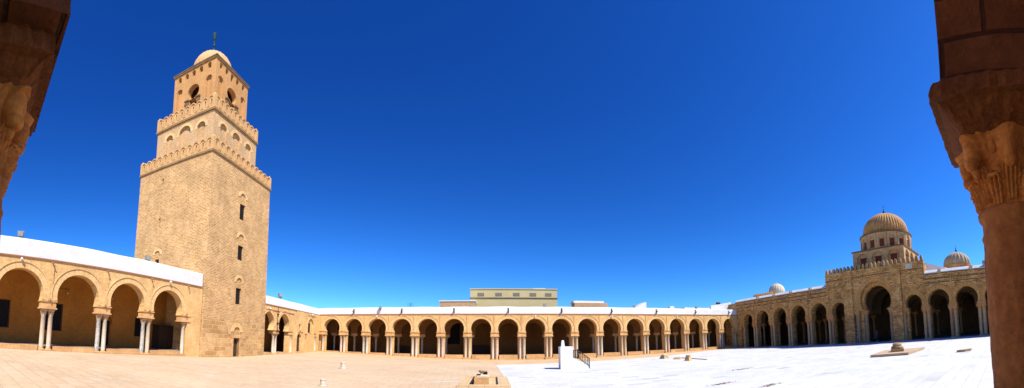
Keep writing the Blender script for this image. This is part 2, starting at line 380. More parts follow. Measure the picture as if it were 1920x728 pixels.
# ------------------------------------------------------------------ ground
struct('ground', sheet([(-900,-900),(900,-900),(900,900),(-900,900)], -.6), M['soil'])
SAG = ((-40,.24),(-26,.24),(-15,.10),(-8,-.10),(0,-.27),(12,-.25),(20,-.15),(30,-.02),(60,0))
def gz(x, y):      # the old paving is not quite level: it sinks at the tower's foot and before the middle of the far gallery
    for (xa, za), (xb, zb) in zip(SAG, SAG[1:]):
        if xa <= x <= xb: A = za+(zb-za)*(x-xa)/(xb-xa)
    return -.22*math.exp(-((x+24.5)/7)**2 - ((y-22.5)/7.5)**2) + A*math.exp(-((y-46)/6.0)**2)
gm_ = MB(); gx = [-28.5+k*1.1 for k in range(65)]; gy = [-9+k*1.0 for k in range(56)]
gm_.add([(x, y, gz(x, y)) for y in gy for x in gx], [(j*65+i, j*65+i+1, (j+1)*65+i+1, (j+1)*65+i) for j in range(55) for i in range(64)])
struct('courtyard_paving', gm_, M['pave_tan'])
bpn = MB(); be = ((-26.3,41.2),(-12,38.6),(.2,33.5),(.3,29.93),(20.4,35.0),(32,41.3),(41.7,43.2)); cols_ = []
for (xa, ya), (xb, yb) in zip(be, be[1:]):
    m_ = max(1, int((xb-xa)/1.1))
    cols_ += [(xa+(xb-xa)*k/m_, ya+(yb-ya)*k/m_) for k in range(m_)]
cols_.append(be[-1])
bpn.add([(x, y0+(45.6-y0)*k/12, gz(x, y0+(45.6-y0)*k/12)+.006) for x, y0 in cols_ for k in range(13)], [(i*13+k, (i+1)*13+k, (i+1)*13+k+1, i*13+k+1) for i in range(len(cols_)-1) for k in range(12)])
struct('border_path', bpn, M['pave_border'])
struct('marble_paving', sheet([(.95,-6),(41.2,-6),(41.65,43.2),(32,41.3),(20.4,35.0),(.3,29.93),(.78,14.3)], .008), M['pave_white'])
struct('white_slab_strip', sheet([(-3.0,16.05),(-1.62,16.35),(-1.6,16.62),(-3.0,16.38)], .009), M['pave_white'])

# ------------------------------------------------------------------ columns
def leafy(r, z, a, z0, z1, corner=.35):
    t = (z-z0)/(z1-z0)
    s8 = abs(math.cos(4*a)); s4 = abs(math.sin(2*a))
    k = 1 + .10*s8*math.sin(PI*min(1, t*1.6)) + .05*math.cos(24*a)*(1-t)
    k += corner*max(0, t-.35)*s4**3
    return r*k
def column_meshes(key, H, r, mat, capmat, ch, basemat, bh=.18, fine=20):
    """three shared meshes: shaft, capital, base for a column of total height H (base foot to abacus top)"""
    sh = MB(); zt = H-ch
    sh.lathe([(r*1.06, bh-.01), (r*1.0, bh+.06), (r*1.01, H*.4), (r*.93, zt-.05), (r*1.03, zt-.03), (r*1.03, zt+.01)], n=fine)
    cp = MB()
    prof = [(r*.98, zt), (r*1.12, zt+.08*ch), (r*1.05, zt+.2*ch), (r*1.35, zt+.4*ch), (r*1.2, zt+.48*ch), (r*1.55, zt+.75*ch), (r*1.65, zt+.86*ch), (r*1.3, zt+.88*ch)]
    cp.lathe(prof, n=32, mod=lambda rr, z, a: leafy(rr, z, a, zt, H))
    w = r*1.62; cp.box(-w, w, -w, w, zt+.87*ch, H)
    bs = MB(); w = r*1.5
    bs.box(-w, w, -w, w, 0, bh*.45)
    bs.lathe([(r*1.4, bh*.45), (r*1.46, bh*.6), (r*1.32, bh*.75), (r*1.1, bh*.85), (r*1.05, bh)], n=fine)
    return (sh.mesh(key+'_shaft', mat, True), cp.mesh(key+'_capital', capmat), bs.mesh(key+'_base', basemat))
def mobj(name, me, parent, loc=(0,0,0), rotz=0):
    o = bpy.data.objects.new(name, me); COL.objects.link(o); o.parent = parent; o.location = loc; o.rotation_euler.z = rotz; return o
def column(parent, meshes, loc, rotz=0):
    g = gz(loc[0], loc[1]) if (loc[0] < -20 or 44 < loc[1] < 45.6) and loc[2] == 0 else 0
    c = mobj('column', meshes[0], parent, (loc[0], loc[1], loc[2]+g), rotz)
    c.scale = (1, 1, (2.93-g)/2.93)
    mobj('capital', meshes[1], c); mobj('base', meshes[2], c)
    return c
CM = {}
for k, mm in (('a', 'marble_a'), ('b', 'marble_b'), ('c', 'marble_c'), ('d', 'marble_d')):
    CM[k] = column_meshes('gallery_'+k, 2.93, .165, M[mm], M['capital'], .44, M['sill'])
CM['ha'] = column_meshes('hall_a', 3.86, .185, M['hshaft_a'], M['capital_hall'], .5, M['hall'])
CM['hb'] = column_meshes('hall_b', 3.86, .185, M['hshaft_b'], M['capital_hall'], .5, M['hall'])
CM['big'] = column_meshes('portal', 4.5, .30, M['granite'], M['capital_hall'], .62, M['hall'])

# ------------------------------------------------------------------ arcade builder
def arcade(root, fr, s0, s1, pillars, arches, zs, H, thick, wallm, vm, off=0.0, bandw=.42, pilasters=True, zb_impost=2.93,
           impm='impost', single=(), pw=.56, pt=0.0, colset='aabcd', proud=.04, dcol=.26, pier=True, inner=False, piermat=None, cpitch=.27, z0=0.0, pilw=.09, cmap=None):
    P = fr.p
    out = [(s0, zs)]
    for cx, r, zc in arches: out += arch(cx, zs, zc, r, pt=pt)
    out += [(s1, zs), (s1, H), (s0, H)]
    mb = MB(); mb.panel(fr, out, [], thick, off); mb.build('arcade_wall', wallm, root)
    if not inner:
        for cx, r, zc in arches:
            f = math.asin((zc-zs)/r); g = math.asin(min(1, (zc-zs)/(r+bandw)))
            mb = MB()
            mb.ring(fr, cx, zc, r+.004, r+bandw, -f*.8, PI+f*.8, off-proud, off+.02, 26, pt)
            mb.ring(fr, cx, zc, r+bandw, r+bandw+.07, -g*.5, PI+g*.5, off-proud-.05, off+.02, 26, pt)
            mb.build('archivolt', vm, root)
    for i, (s, wid, kind) in enumerate(pillars):
        mb = MB(); w = wid/2
        mb.fbox(fr, s-w+.02, s+w-.02, off+.02, off+thick-.02, zb_impost+.06, zs-.06)
        mb.fbox(fr, s-w-.04, s+w+.04, off-.05, off+thick+.04, zs-.07, zs+.003)
        mb.fbox(fr, s-w-.05, s+w+.05, off-.06, off+thick+.05, zb_impost, zb_impost+.09)
        mb.build('impost', M[impm], root)
        if pilasters and not inner:
            mb = MB(); mb.fbox(fr, s-pilw, s+pilw, off-.07, off+.02, zs+.003, H-.16)
            mb.fbox(fr, s-.14, s+.14, off-.09, off+.02, zs+.003, zs+.2)
            mb.build('pilaster', wallm, root)
        cs = [colset[(i*7+k*3) % len(colset)] for k in range(4)] if len(colset) > 1 and not colset.startswith('h') else None
        def cmk(k):
            if colset.startswith('h'): return CM['ha'] if (i*3+k) % 5 != 1 else CM['hb']
            if cmap: return CM[cmap[i][k]]
            return CM[cs[k]]
        if kind == 'pair':
            for k, ds in enumerate((-cpitch, cpitch)): column(root, cmk(k), P(s+ds, z0, off+dcol), math.atan2(fr.u.y, fr.u.x))
        elif kind in ('L', 'R', 'C'):
            ds = {'L': -cpitch, 'R': cpitch, 'C': 0}[kind]
            column(root, cmk(0), P(s+ds, z0, off+dcol), math.atan2(fr.u.y, fr.u.x))
        elif kind == 'one': column(root, cmk(0), P(s, z0, off+thick/2), math.atan2(fr.u.y, fr.u.x))
        if pier and not inner:
            mb = MB(); mb.fbox(fr, s-w+.05, s+w-.05, off+dcol+.22, off+thick-.03, 0, zb_impost)
            mb.build('pier', piermat or wallm, root)
def rib(r, amp, n): return lambda rr, z, a: rr*(1 + amp*(abs(math.cos(n*a/2))-.6))

OFFN = .3
# ================================================================== EAST GALLERY
SINK = True
east = empty('arcade_gallery', (0, 45, 0), 'long far gallery of eighteen horseshoe arches closing the courtyard under a white parapet', 'gallery')
east.location = (0, 0, 0)
pE = 3.7588; X0 = -26.0488
pil = []
for j in range(19):
    s = X0 + j*pE
    kind = 'pair' if 0 < j < 18 else ('R' if j == 0 else 'L')
    pil.append((s, 1.17, kind))
ar = [(X0+(j+.5)*pE, 1.41, 4.02) for j in range(18)]
arcade(east, FE, -26.9, 42.3, pil, ar, 3.5, 6.0, 1.0, M['wall'], M['voussoir'], colset='adcadbacd')
mb = MB(); mb.fbox(FE, -26.6, 41.75, -.07, .5, 6.0, 6.12); mb.build('cornice', M['cornice'], east)
def wavy_parapet(fr, s0, s1, d0, d1, z0, z1, amp=.02, step=.8, seed=0):
    mb = MB(); n = max(1, int((s1-s0)/step)); P = fr.p; vs = []; fs = []
    for i in range(n+1):
        a = s0+(s1-s0)*i/n; w = amp*(noise.noise(Vector((a*.35, seed, 0)))*2)
        vs += [P(a, z0, d0), P(a, z0, d1), P(a, z1+w, d1), P(a, z1+w, d0+.05), P(a, z1+w-.06, d0)]
    for i in range(n):
        for k in range(5):
            fs.append((5*i+k, 5*i+(k+1)%5, 5*i+5+(k+1)%5, 5*i+5+k)[::-1])
    fs.append((0,1,2,3,4)); fs.append(tuple(5*n+k for k in (4,3,2,1,0)))
    mb.add(vs, fs); return mb
wavy_parapet(FE, -26.5, 41.7, -.02, .42, 6.12, 7.08, .03).build('parapet', M['white'], east)
mb = MB(); mb.fbox(FE, -27, 42.6, .42, 7.9, 6.35, 6.6); mb.build('roof', M['white'], east)
wavy_parapet(FE, -26.9, 30, 7.5, 7.9, 6.6, 7.52, .04, seed=3).build('rear_parapet', M['white'], east)
# sills between the pillars
for j in range(18):
    a = X0+j*pE+.6; b = X0+(j+1)*pE-.6
    mb = MB(); mb.fbox(FE, a, b, .12+random.uniform(-.03,.03), .62, 0, .44+random.uniform(-.02,.03)); mb.build('sill', M['sill'], east)
for j in range(1, 18):
    if random.random() < .55:
        mb = MB(); s = X0+j*pE; mb.fbox(FE, s-.56, s+.56, -.08, .5, .0, .09); mb.build('plinth', M['sill'], east)
mb = MB(); mb.fbox(FE, -26.9, 42.3, .62, 7.9, 0.01, .3); mb.build('floor', M['floor'], east)
# inner row
inn = [(X0+j*pE+.25, 1.0, 'one') for j in range(19)]
ari = [(X0+(j+.5)*pE+.25, 1.34, 3.75) for j in range(18)]
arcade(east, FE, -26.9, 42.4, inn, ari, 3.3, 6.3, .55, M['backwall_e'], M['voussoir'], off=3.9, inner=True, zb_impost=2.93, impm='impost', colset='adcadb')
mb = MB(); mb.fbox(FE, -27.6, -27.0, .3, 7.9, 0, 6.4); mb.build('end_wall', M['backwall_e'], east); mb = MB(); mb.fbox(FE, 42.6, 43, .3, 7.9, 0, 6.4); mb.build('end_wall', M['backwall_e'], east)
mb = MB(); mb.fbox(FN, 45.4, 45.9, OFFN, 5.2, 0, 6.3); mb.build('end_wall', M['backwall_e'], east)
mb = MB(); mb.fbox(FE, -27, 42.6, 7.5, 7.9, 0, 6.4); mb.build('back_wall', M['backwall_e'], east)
mb = MB(); mb.fbox(FE, -8.0, -5.3, 7.42, 7.5, 1.9, 5.6); mb.build('door', M['dark'], east)
for a, b, z in ((-15.5,-12.8,1.5), (-4.2,-.5,1.75)):
    mb = MB(); mb.fbox(FE, a, b, 6.6, 7.3, .3, z); 
    for k in range(5): t = a+(b-a)*(k+.5)/5; mb.fbox(FE, t-.2, t+.2, 6.56, 6.6, .45, z-.12)
    mb.build('timber_screen', M['wood'], east)
# spouts
for j in (1, 3, 5, 7, 9, 11, 13, 15, 17):
    s = X0+(j+.5)*pE
    mb = MB(); mb.fbox(FE, s-.07, s+.07, -.42, 0, 6.42, 6.56); mb.fbox(FE, s-.09, s+.09, -.05, 0, 6.2, 6.9)
    mb.build('spout', M['iron'], east)

# ================================================================== NORTH GALLERY (west half, by the tower)
SINK = True
nw = empty('arcade_gallery', (0,0,0), 'near gallery of tall open arches left of the brick tower, with barred windows inside', 'gallery')
OFF = .15
pilN = [(.6, 1.1, 'pair'), (4.8, 1.1, 'pair'), (9.15, 1.1, 'pair'), (13.22, 1.1, 'pair'), (17.3, 1.0, 'C')]
arN = [(2.7, 1.60, 3.95), (6.98, 1.63, 3.92), (11.18, 1.56, 3.95), (15.24, 1.56, 3.93)]
arcade(nw, FN, -4, 19.2, pilN, arN, 3.5, 6.3, .75, M['wall'], M['voussoir'], off=OFF, bandw=.42, pier=False, colset='adbdabda', dcol=.3, pilw=.17, cmap=('ad', 'aa', 'bd', 'ba', 'dd'))
mb = MB(); mb.fbox(FN, 17.55, 19.2, OFF+.01, OFF+.74, 0, 3.51); mb.build('buttress', M['wall'], nw)
mb = MB(); mb.fbox(FN, -4, 19.1, OFF-.08, OFF+.5, 6.3, 6.38); mb.build('cornice', M['cornice'], nw)
wavy_parapet(FN, -4, 19.1, OFF-.03, OFF+.45, 6.38, 7.58, .02, seed=8).build('parapet', M['white'], nw)
mb = MB(); mb.fbox(FN, -4, 19, OFF+.4, OFF+5.0, 6.5, 6.8); mb.build('roof', M['white'], nw)
holes = [(rect(1.0, 2.88, 1.42, 3.53), .12), (rect(6.0, 7.45, 1.45, 3.58), .12), (rect(14.95, 16.5, 1.4, 3.1), .12),
         (arch_hole(11.75, .32, 2.3, 2.45, .62, hw=.5), .3)]
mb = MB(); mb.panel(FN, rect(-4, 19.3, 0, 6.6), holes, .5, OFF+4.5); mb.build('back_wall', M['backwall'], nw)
for a, b, z0, z1 in ((1.0, 2.88, 1.42, 3.53), (6.0, 7.45, 1.45, 3.58), (14.95, 16.5, 1.4, 3.1)):
    mb = MB(); mb.fbox(FN, a-.06, b+.06, OFF+4.46, OFF+4.5, z1, z1+.08); mb.fbox(FN, a-.06, b+.06, OFF+4.44, OFF+4.5, z0-.08, z0)
    mb.fbox(FN, a-.06, a, OFF+4.46, OFF+4.5, z0, z1); mb.fbox(FN, b, b+.06, OFF+4.46, OFF+4.5, z0, z1)
    w = mb.build('window', M['wood'], nw)
    mb = MB(); mb.fbox(FN, a, b, OFF+4.60, OFF+4.61, z0, z1); mb.build('pane', M['dark'], w)
    mb = MB(); n = int((b-a)/.16)
    for k in range(1, n): t = a+(b-a)*k/n; mb.fbox(FN, t-.012, t+.012, OFF+4.52, OFF+4.54, z0, z1)
    for k in range(1, 11): t = z0+(z1-z0)*k/11; mb.fbox(FN, a, b, OFF+4.54, OFF+4.555, t-.012, t+.012)
    mb.build('grille', M['iron'], w)
mb = MB(); mb.fbox(FN, 11.2, 12.3, OFF+4.76, OFF+4.79, .3, 2.6); mb.build('door', M['dark'], nw)
mb = MB(); mb.fbox(FN, 12.36, 12.52, OFF+4.42, OFF+4.5, .3, 3.4); mb.fbox(FN, 10.9, 11.06, OFF+4.42, OFF+4.5, .3, 3.4); mb.fbox(FN, 10.9, 12.52, OFF+4.41, OFF+4.5, 3.4, 3.55)
mb.build('door_frame', M['backwall'], nw)
mb = MB(); mb.fbox(FN, 17.0, 19.0, OFF+3.4, OFF+4.45, .3, 2.5)
mb.fbox(FN, 16.94, 19.1, OFF+3.34, OFF+4.5, 2.5, 2.6)
for k in range(4): mb.fbox(FN, 17.06+k*.48, 17.46+k*.48, OFF+3.36, OFF+3.4, .4, 2.4)
mb.build('wooden_cupboard', M['wood'], nw)
mb = MB(); mb.fbox(FN, -4, 19, OFF+.5, OFF+4.6, 0.01, .27); mb.build('floor', M['floor'], nw)
for a, b in ((-3, .0), (1.2, 4.2), (5.4, 8.55), (9.75, 12.62), (13.82, 16.85)):
    mb = MB(); mb.fbox(FN, a, b, OFF+.08, OFF+.62, 0, .33); mb.build('sill', M['sill'], nw)
mb = MB(); mb.fbox(FN, 8.4, 12.6, OFF-.12, OFF+.2, 0, .12); mb.build('step', M['sill'], nw)
for s in (.6, 4.8, 9.15, 13.22, 17.3):
    mb = MB(); mb.fbox(FN, s-.55, s+.55, OFF+.02, OFF+.6, 0, .06); mb.build('plinth', M['sill'], nw)
    mb = MB(); mb.tube(FN.p(s, 6.2, OFF+.1), FN.p(s, 6.12, OFF-.32), .06); mb.build('spout', M['cornice'], nw)
    mb = MB(); mb.tube(FN.p(s, 3.62, OFF+.1), FN.p(s, 3.6, OFF-.2), .05); mb.build('peg', M['cornice'], nw)

# ================================================================== NORTH GALLERY (east half)
ne = empty('arcade_gallery', (0,0,0), 'short gallery right of the tower with two pointed arches and small arched door', 'gallery')
z1 = 5.95
out = [(29.0, 2.95)] + arch(30.6, 2.95, 3.75, 1.28, pt=.12) + arch(34.28, 2.95, 3.7, 1.36, pt=.12) + [(35.75, 2.95), (35.75, 0), (45.3, 0), (45.3, z1), (29.0, z1)]
holes = [(arch_hole(38.5, .3, 2.0, 2.15, .62, hw=.6, pt=.1), None), (rect(38.4, 38.9, 3.35, 4.15), .3),
         (arch_hole(42.2, 3.0, 3.9, 4.05, 1.05, pt=.12), .22)]
mb = MB(); mb.panel(FN, out, holes, .8, OFF); mb.build('arcade_wall', M['wall'], ne)
for cx, r, zc in ((30.6, 1.28, 3.75), (34.28, 1.36, 3.7), (38.5, .62, 2.15), (42.2, 1.05, 4.05)):
    mb = MB(); mb.ring(FN, cx, zc, r+.004, r+.3, -.25, PI+.25, OFF-.03, OFF+.02, 20, .12); mb.ring(FN, cx, zc, r+.3, r+.36, -.1, PI+.1, OFF-.07, OFF+.02, 20, .12)
    mb.build('archivolt', M['voussoir'], ne)
for s, kind, w in ((32.45, 'pair', 1.15), (36.1, 'C', .9), (43.7, 'C', .6)):
    mb = MB(); mb.fbox(FN, s-w/2, s+w/2, OFF-.06, OFF+(.8 if s < 36.2 else .02), 2.55 if s < 40 else 2.95, 2.66 if s < 40 else 3.05); mb.fbox(FN, s-w/2-.05, s+w/2+.05, OFF-.09, OFF+(.84 if s < 36.2 else .02), 2.95, 3.05)
    if s < 36.2: mb.fbox(FN, s-w/2+.03, s+w/2-.03, OFF+.02, OFF+.78, 2.66, 2.95)
    mb.build('impost', M['impost'], ne)
    for ds in ((-.27, .27) if kind == 'pair' else (0,)):
        c = column(ne, CM['d'], FN.p(s+ds, 0, OFF+(.28 if kind == 'pair' else -.02)), math.atan2(FN.u.y, FN.u.x)); c.scale = (1,1,(2.55-c.location.z)/2.93)
for a, b, z in ((29.8, 33.1, 5.35), (33.5, 36.8, 5.35), (38.0, 39.6, 2.95), (41.2, 43.6, 5.55), (40.2, 41.0, 2.75)):
    mb = MB(); mb.fbox(FN, a, b, OFF-.07, OFF+.02, z, z+.09); mb.build('ledge', M['cornice'], ne)
mb = MB(); mb.fbox(FN, 40.5, 40.65, OFF-.06, OFF+.02, 2.1, 2.75); mb.build('bracket', M['cornice'], ne)
mb = MB(); mb.tube(FN.p(32.5, 2.7, OFF-.1), FN.p(32.5, 5.9, OFF-.1), .035)
for z in (2.9, 3.8, 4.9): mb.fbox(FN, 32.4, 32.75, OFF-.14, OFF+.0, z, z+.12)
mb.build('drain_pipe', M['iron'], ne)
mb = MB(); mb.fbox(FN, 37.95, 39.05, OFF+.25, OFF+.3, .3, 2.8)
for z in (.7, 1.2, 1.7): mb.fbox(FN, 37.95, 39.05, OFF+.22, OFF+.25, z, z+.06)
mb.build('door', M['wood'], ne)
mb = MB(); mb.fbox(FN, 37.6, 39.4, OFF-.25, OFF+.25, 0, .16); mb.fbox(FN, 37.8, 39.2, OFF-.08, OFF+.3, .16, .3); mb.build('step', M['sill'], ne)
for a, b, z0_, z1_, d in ((38.4, 38.9, 3.35, 4.15, .25), (41.7, 42.15, 3.05, 4.5, .17)):
    mb = MB(); mb.fbox(FN, a-.03, b+.03, OFF+d-.02, OFF+d+.03, z0_, z1_)
    w = mb.build('window', M['dark'], ne)
    mb = MB(); mb.fbox(FN, a-.1, b+.1, OFF-.05, OFF+d, z0_-.1, z0_-.02); mb.build('window_sill', M['impost'], w)
mb = MB(); mb.fbox(FN, 29.0, 37.6, OFF-.08, OFF+.5, z1, z1+.08); mb.build('cornice', M['cornice'], ne)
wavy_parapet(FN, 29.0, 45.2, OFF-.02, OFF+.45, z1+.08, 6.98, .03, seed=5).build('parapet', M['white'], ne)
mb = MB(); mb.fbox(FN, 29, 45.4, OFF+.4, OFF+6, 6.2, 6.5); mb.build('roof', M['white'], ne)
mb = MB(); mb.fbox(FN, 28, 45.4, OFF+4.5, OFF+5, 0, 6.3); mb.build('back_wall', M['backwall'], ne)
mb = MB(); mb.fbox(FN, 29, 45, OFF+.8, OFF+4.5, .01, .15); mb.build('floor', M['floor'], ne)
for a, b in ((29.6, 31.85), (33.05, 35.6)):
    mb = MB(); mb.fbox(FN, a, b, OFF+.1, OFF+.6, 0, .2); mb.build('sill', M['sill'], ne)
mb = MB(); mb.fbox(FN, 30.0, 30.6, OFF+4.4, OFF+4.5, 1.0, 2.6); mb.build('window', M['dark'], ne)

# ================================================================== MINARET
mr = empty('minaret', (-29.1, 23.0, 0), 'tall three-tiered square brick tower with battlements and a ribbed dome, standing against the near gallery', 'tower')
E1 = Vector((-.1025, .9947, 0)); E2 = Vector((-.9646, -.2636, 0))
def tx(p): return Vector((p[0]*E1.x + p[1]*E2.x, p[0]*E1.y + p[1]*E2.y, p[2]))
def taper(p):
    k = 1 - .030*min(1, max(0, p[2]/19.7)) if p[2] < 19.75 else .970
    return tx((p[0]*k, p[1]*k, p[2]))
def faces(cx, cy, hx, hy):
    return {'south': (Frame((cx-hx, cy-hy), (1,0), (0,-1)), 2*hx), 'west': (Frame((cx-hx, cy+hy), (0,-1), (-1,0)), 2*hy),
            'east': (Frame((cx+hx, cy-hy), (0,1), (1,0)), 2*hy), 'north': (Frame((cx+hx, cy+hy), (-1,0), (0,1)), 2*hx)}
T1 = faces(0, 0, 5.15, 5.15)
def tower_window(fr, c, z0, z1, w, zt, xf, tym=True, ring=True):
    """grilled window + sill + tympanum arch above"""
    mb = MB(); mb.fbox(fr, c-w/2, c+w/2, .26, .3, z0, z1); wn = mb.build('window', M['dark'], mr, xf=xf)
    mb = MB()
    n = 5
    for k in range(1, n): t = c-w/2+w*k/n; mb.fbox(fr, t-.02, t+.02, .1, .13, z0, z1)
    for k in range(1, 9): t = z0+(z1-z0)*k/9; mb.fbox(fr, c-w/2, c+w/2, .13, .15, t-.02, t+.02)
    mb.build('grille', M['iron'], wn, xf=xf)
    if tym:
        mb = MB(); mb.ring(fr, c, zt, w/2+.02, w/2+.30, 0, PI, -.05, .02, 16); mb.build('archivolt', M['voussoir'], mr, xf=xf)
S, W_ = T1['south'][0], T1['west'][0]
swin = ((5.3, 7.0, 7.62), (10.0, 11.55, 12.3), (14.35, 16.05, 16.75))
C5 = 5.1
sh = []
for z0, z1_, zt in swin: sh += [(rect(C5-.47, C5+.47, z0, z1_), .35), (arch_hole(C5, zt-.35, zt, zt, .42), .07)]
wh = [(rect(3.4, 4.0, 8.95, 9.65), .4), (arch_hole(3.7, 9.95, 10.15, 10.15, .38), .07), (rect(3.54, 3.78, 13.1, 14.1), .35), (rect(3.58, 3.82, 17.9, 18.5), .35)]
mb = MB()
zA = 3.55
mb.panel(S, rect(0, 10.3, zA, 19.7), sh, .8, norim=True); mb.panel(W_, rect(0, 10.3, zA, 19.7), wh, .8, norim=True)
mb.panel(T1['east'][0], rect(0, 10.3, zA, 19.7), [], .8, norim=True); mb.panel(T1['north'][0], rect(0, 10.3, zA, 19.7), [], .8, norim=True)
mb.build('lower_tier', M['brick'], mr, xf=taper)
mb = MB()
mb.panel(S, rect(0, 10.3, 0, zA), [(rect(C5-.5, C5+.5, 0.02, 1.75), .5), (arch_hole(C5, 2.1, 2.35, 2.4, .5), .09)], .8, norim=True)
for k in ('west', 'east', 'north'): mb.panel(T1[k][0], rect(0, 10.3, 0, zA), [], .8, norim=True)
mb.build('stone_base', M['ashlar'], mr, xf=taper)
for z0, z1_, zt in swin: tower_window(S, C5, z0, z1_, .94, zt, taper)
mb = MB(); mb.fbox(W_, 3.38, 4.02, .3, .34, 8.93, 9.67); mb.build('window', M['dark'], mr, xf=taper)
mb = MB(); mb.ring(W_, 3.7, 10.15, .40, .66, 0, PI, -.05, .02, 14); mb.build('archivolt', M['voussoir'], mr, xf=taper)
for a, b, c, d in ((3.53, 3.79, 13.08, 14.12), (3.57, 3.83, 17.88, 18.52)):
    mb = MB(); mb.fbox(W_, a, b, .25, .3, c, d); mb.build('window', M['dark'], mr, xf=taper)
mb = MB(); mb.fbox(S, C5-.5, C5+.5, .3, .36, .02, 1.75)
for k in range(4): mb.fbox(S, C5-.46+k*.24, C5-.26+k*.24, .27, .3, .08, 1.68)
mb.build('door', M['wood'], mr, xf=taper)
mb = MB(); mb.fbox(S, C5-.68, C5-.5, -.04, .3, 0, 1.75); mb.fbox(S, C5+.5, C5+.68, -.04, .3, 0, 1.75); mb.fbox(S, C5-.78, C5+.78, -.06, .3, 1.75, 2.02)
mb.build('door_frame', M['sill'], mr, xf=taper)
mb = MB(); mb.ring(S, C5, 2.4, .52, .95, 0, PI, -.05, .02, 18); mb.build('archivolt', M['voussoir'], mr, xf=taper)
mb = MB(); mb.fbox(S, C5-1.35, C5-1.0, -.03, .02, 2.1, 2.9); mb.build('stone_block', M['brick2'], mr, xf=taper); mb = MB(); mb.fbox(S, C5+.98, C5+1.5, -.03, .02, 1.7, 2.2); mb.build('stone_block', M['brick2'], mr, xf=taper)

def ledge(name, cx, cy, hx, hy, z0, z1_, pr, mat):
    mb = MB(); mb.box(cx-hx-pr, cx+hx+pr, cy-hy-pr, cy+hy+pr, z0, z1_); return mb.build(name, M[mat], mr, xf=tx)
def merlon_mesh(w, h, t, mat, slit=True):
    mb = MB(); fr = Frame((0, 0), (1, 0), (0, -1)); r = w/2
    out = [(-r, 0), (r, 0)] + [(r*math.cos(a), h-r+r*math.sin(a)) for a in [PI*k/10 for k in range(11)]]
    hl = []
    if slit: hl = [(arch_hole(0, .26*h, h*.68, h*.68, .085, n=8), None)]
    mb.panel(fr, out, hl, t)
    ro = r*.98; n = 10
    mb.ring(fr, 0, h-r, r-.11, r-.005, 0, PI, -.08, .0, 10)
    mb.fbox(fr, -r+.005, -r+.11, -.05, 0, h*.2, h-r); mb.fbox(fr, r-.11, r-.005, -.05, 0, h*.2, h-r)
    return mb
def merlons(cx, cy, hx, hy, n, z, h, xfk):
    w = 0
    for side, (fr, Lg) in faces(cx, cy, hx, hy).items():
        w = (Lg-.1)/n
        for k in range(n):
            c = .05 + w*(k+.5)
            mb = merlon_mesh(w*.88, h, .22, M['merlon'])
            u = fr.u; nn = fr.n; o = fr.p(c, z, 0)
            # vertices into the tower's skewed frame
            def xf(p, u=u, nn=nn, o=o): q = Vector((o.x, o.y, o.z)) + u*p.x - nn*p.y + Vector((0,0,p.z)); return tx(q)
            mb.build('merlon', M['merlon'], mr, xf=xf)
    ledge('parapet_base', cx, cy, hx-.11, hy-.11, z-.01, z+.28, .105, 'merlon')
    for sx in (-1, 1):
        for sy in (-1, 1):
            mb = MB(); px, py = cx+sx*(hx-.1), cy+sy*(hy-.1)
            mb.box(px-.17, px+.17, py-.17, py+.17, z, z+h*.98)
            mb.add([(px-.17,py-.17,z+h*.98),(px+.17,py-.17,z+h*.98),(px+.17,py+.17,z+h*.98),(px-.17,py+.17,z+h*.98),(px,py,z+h*1.22)], [(0,1,4),(1,2,4),(2,3,4),(3,0,4)])
            mb.build('merlon', M['merlon'], mr, xf=tx)
ledge('ledge', 0, 0, 4.97, 4.97, 19.66, 19.86, .14, 'tledge')
merlons(0, 0, 5.0, 5.0, 12, 19.86, 1.3, None)
# tier 2
cx2, cy2, hx2, hy2 = -.5, -.2, 3.62, 3.9
T2 = faces(cx2, cy2, hx2, hy2)
def tier2(fr, L, order):
    return [(arch_hole(c, 21.0, 23.15, 23.3, r, hw=r*.88), .22) for c, r in order]
mb = MB()
oS = ((1.5, .53), (3.62, .66), (5.75, .53)); oW = ((7.8-1.55, .53), (7.8-3.72, .8), (7.8-5.9, .5))
for k, o in (('south', oS), ('west', oW), ('east', oW), ('north', oS)):
    fr, Lg = T2[k]; mb.panel(fr, rect(0, Lg, 19.8, 24.7), tier2(fr, Lg, o), .6, norim=True)
mb.build('middle_tier', M['brick2'], mr, xf=tx)
for k, o in (('south', oS), ('west', oW), ('east', oW), ('north', oS)):
    fr = T2[k][0]
    for c, r in o:
        mb = MB(); mb.ring(fr, c, 23.3, r+.003, r+.26, -.15, PI+.15, -.03, .02, 16); mb.build('archivolt', M['voussoir'], mr, xf=tx)
ledge('ledge', cx2, cy2, hx2, hy2, 24.62, 24.84, .14, 'tledge')
merlons(cx2, cy2, hx2+.02, hy2+.02, 10, 24.84, 1.4, None)
ledge('terrace', 0, 0, 4.6, 4.6, 19.6, 19.9, 0, 'merlon'); ledge('terrace', cx2, cy2, 3.3, 3.5, 24.5, 24.9, 0, 'merlon')
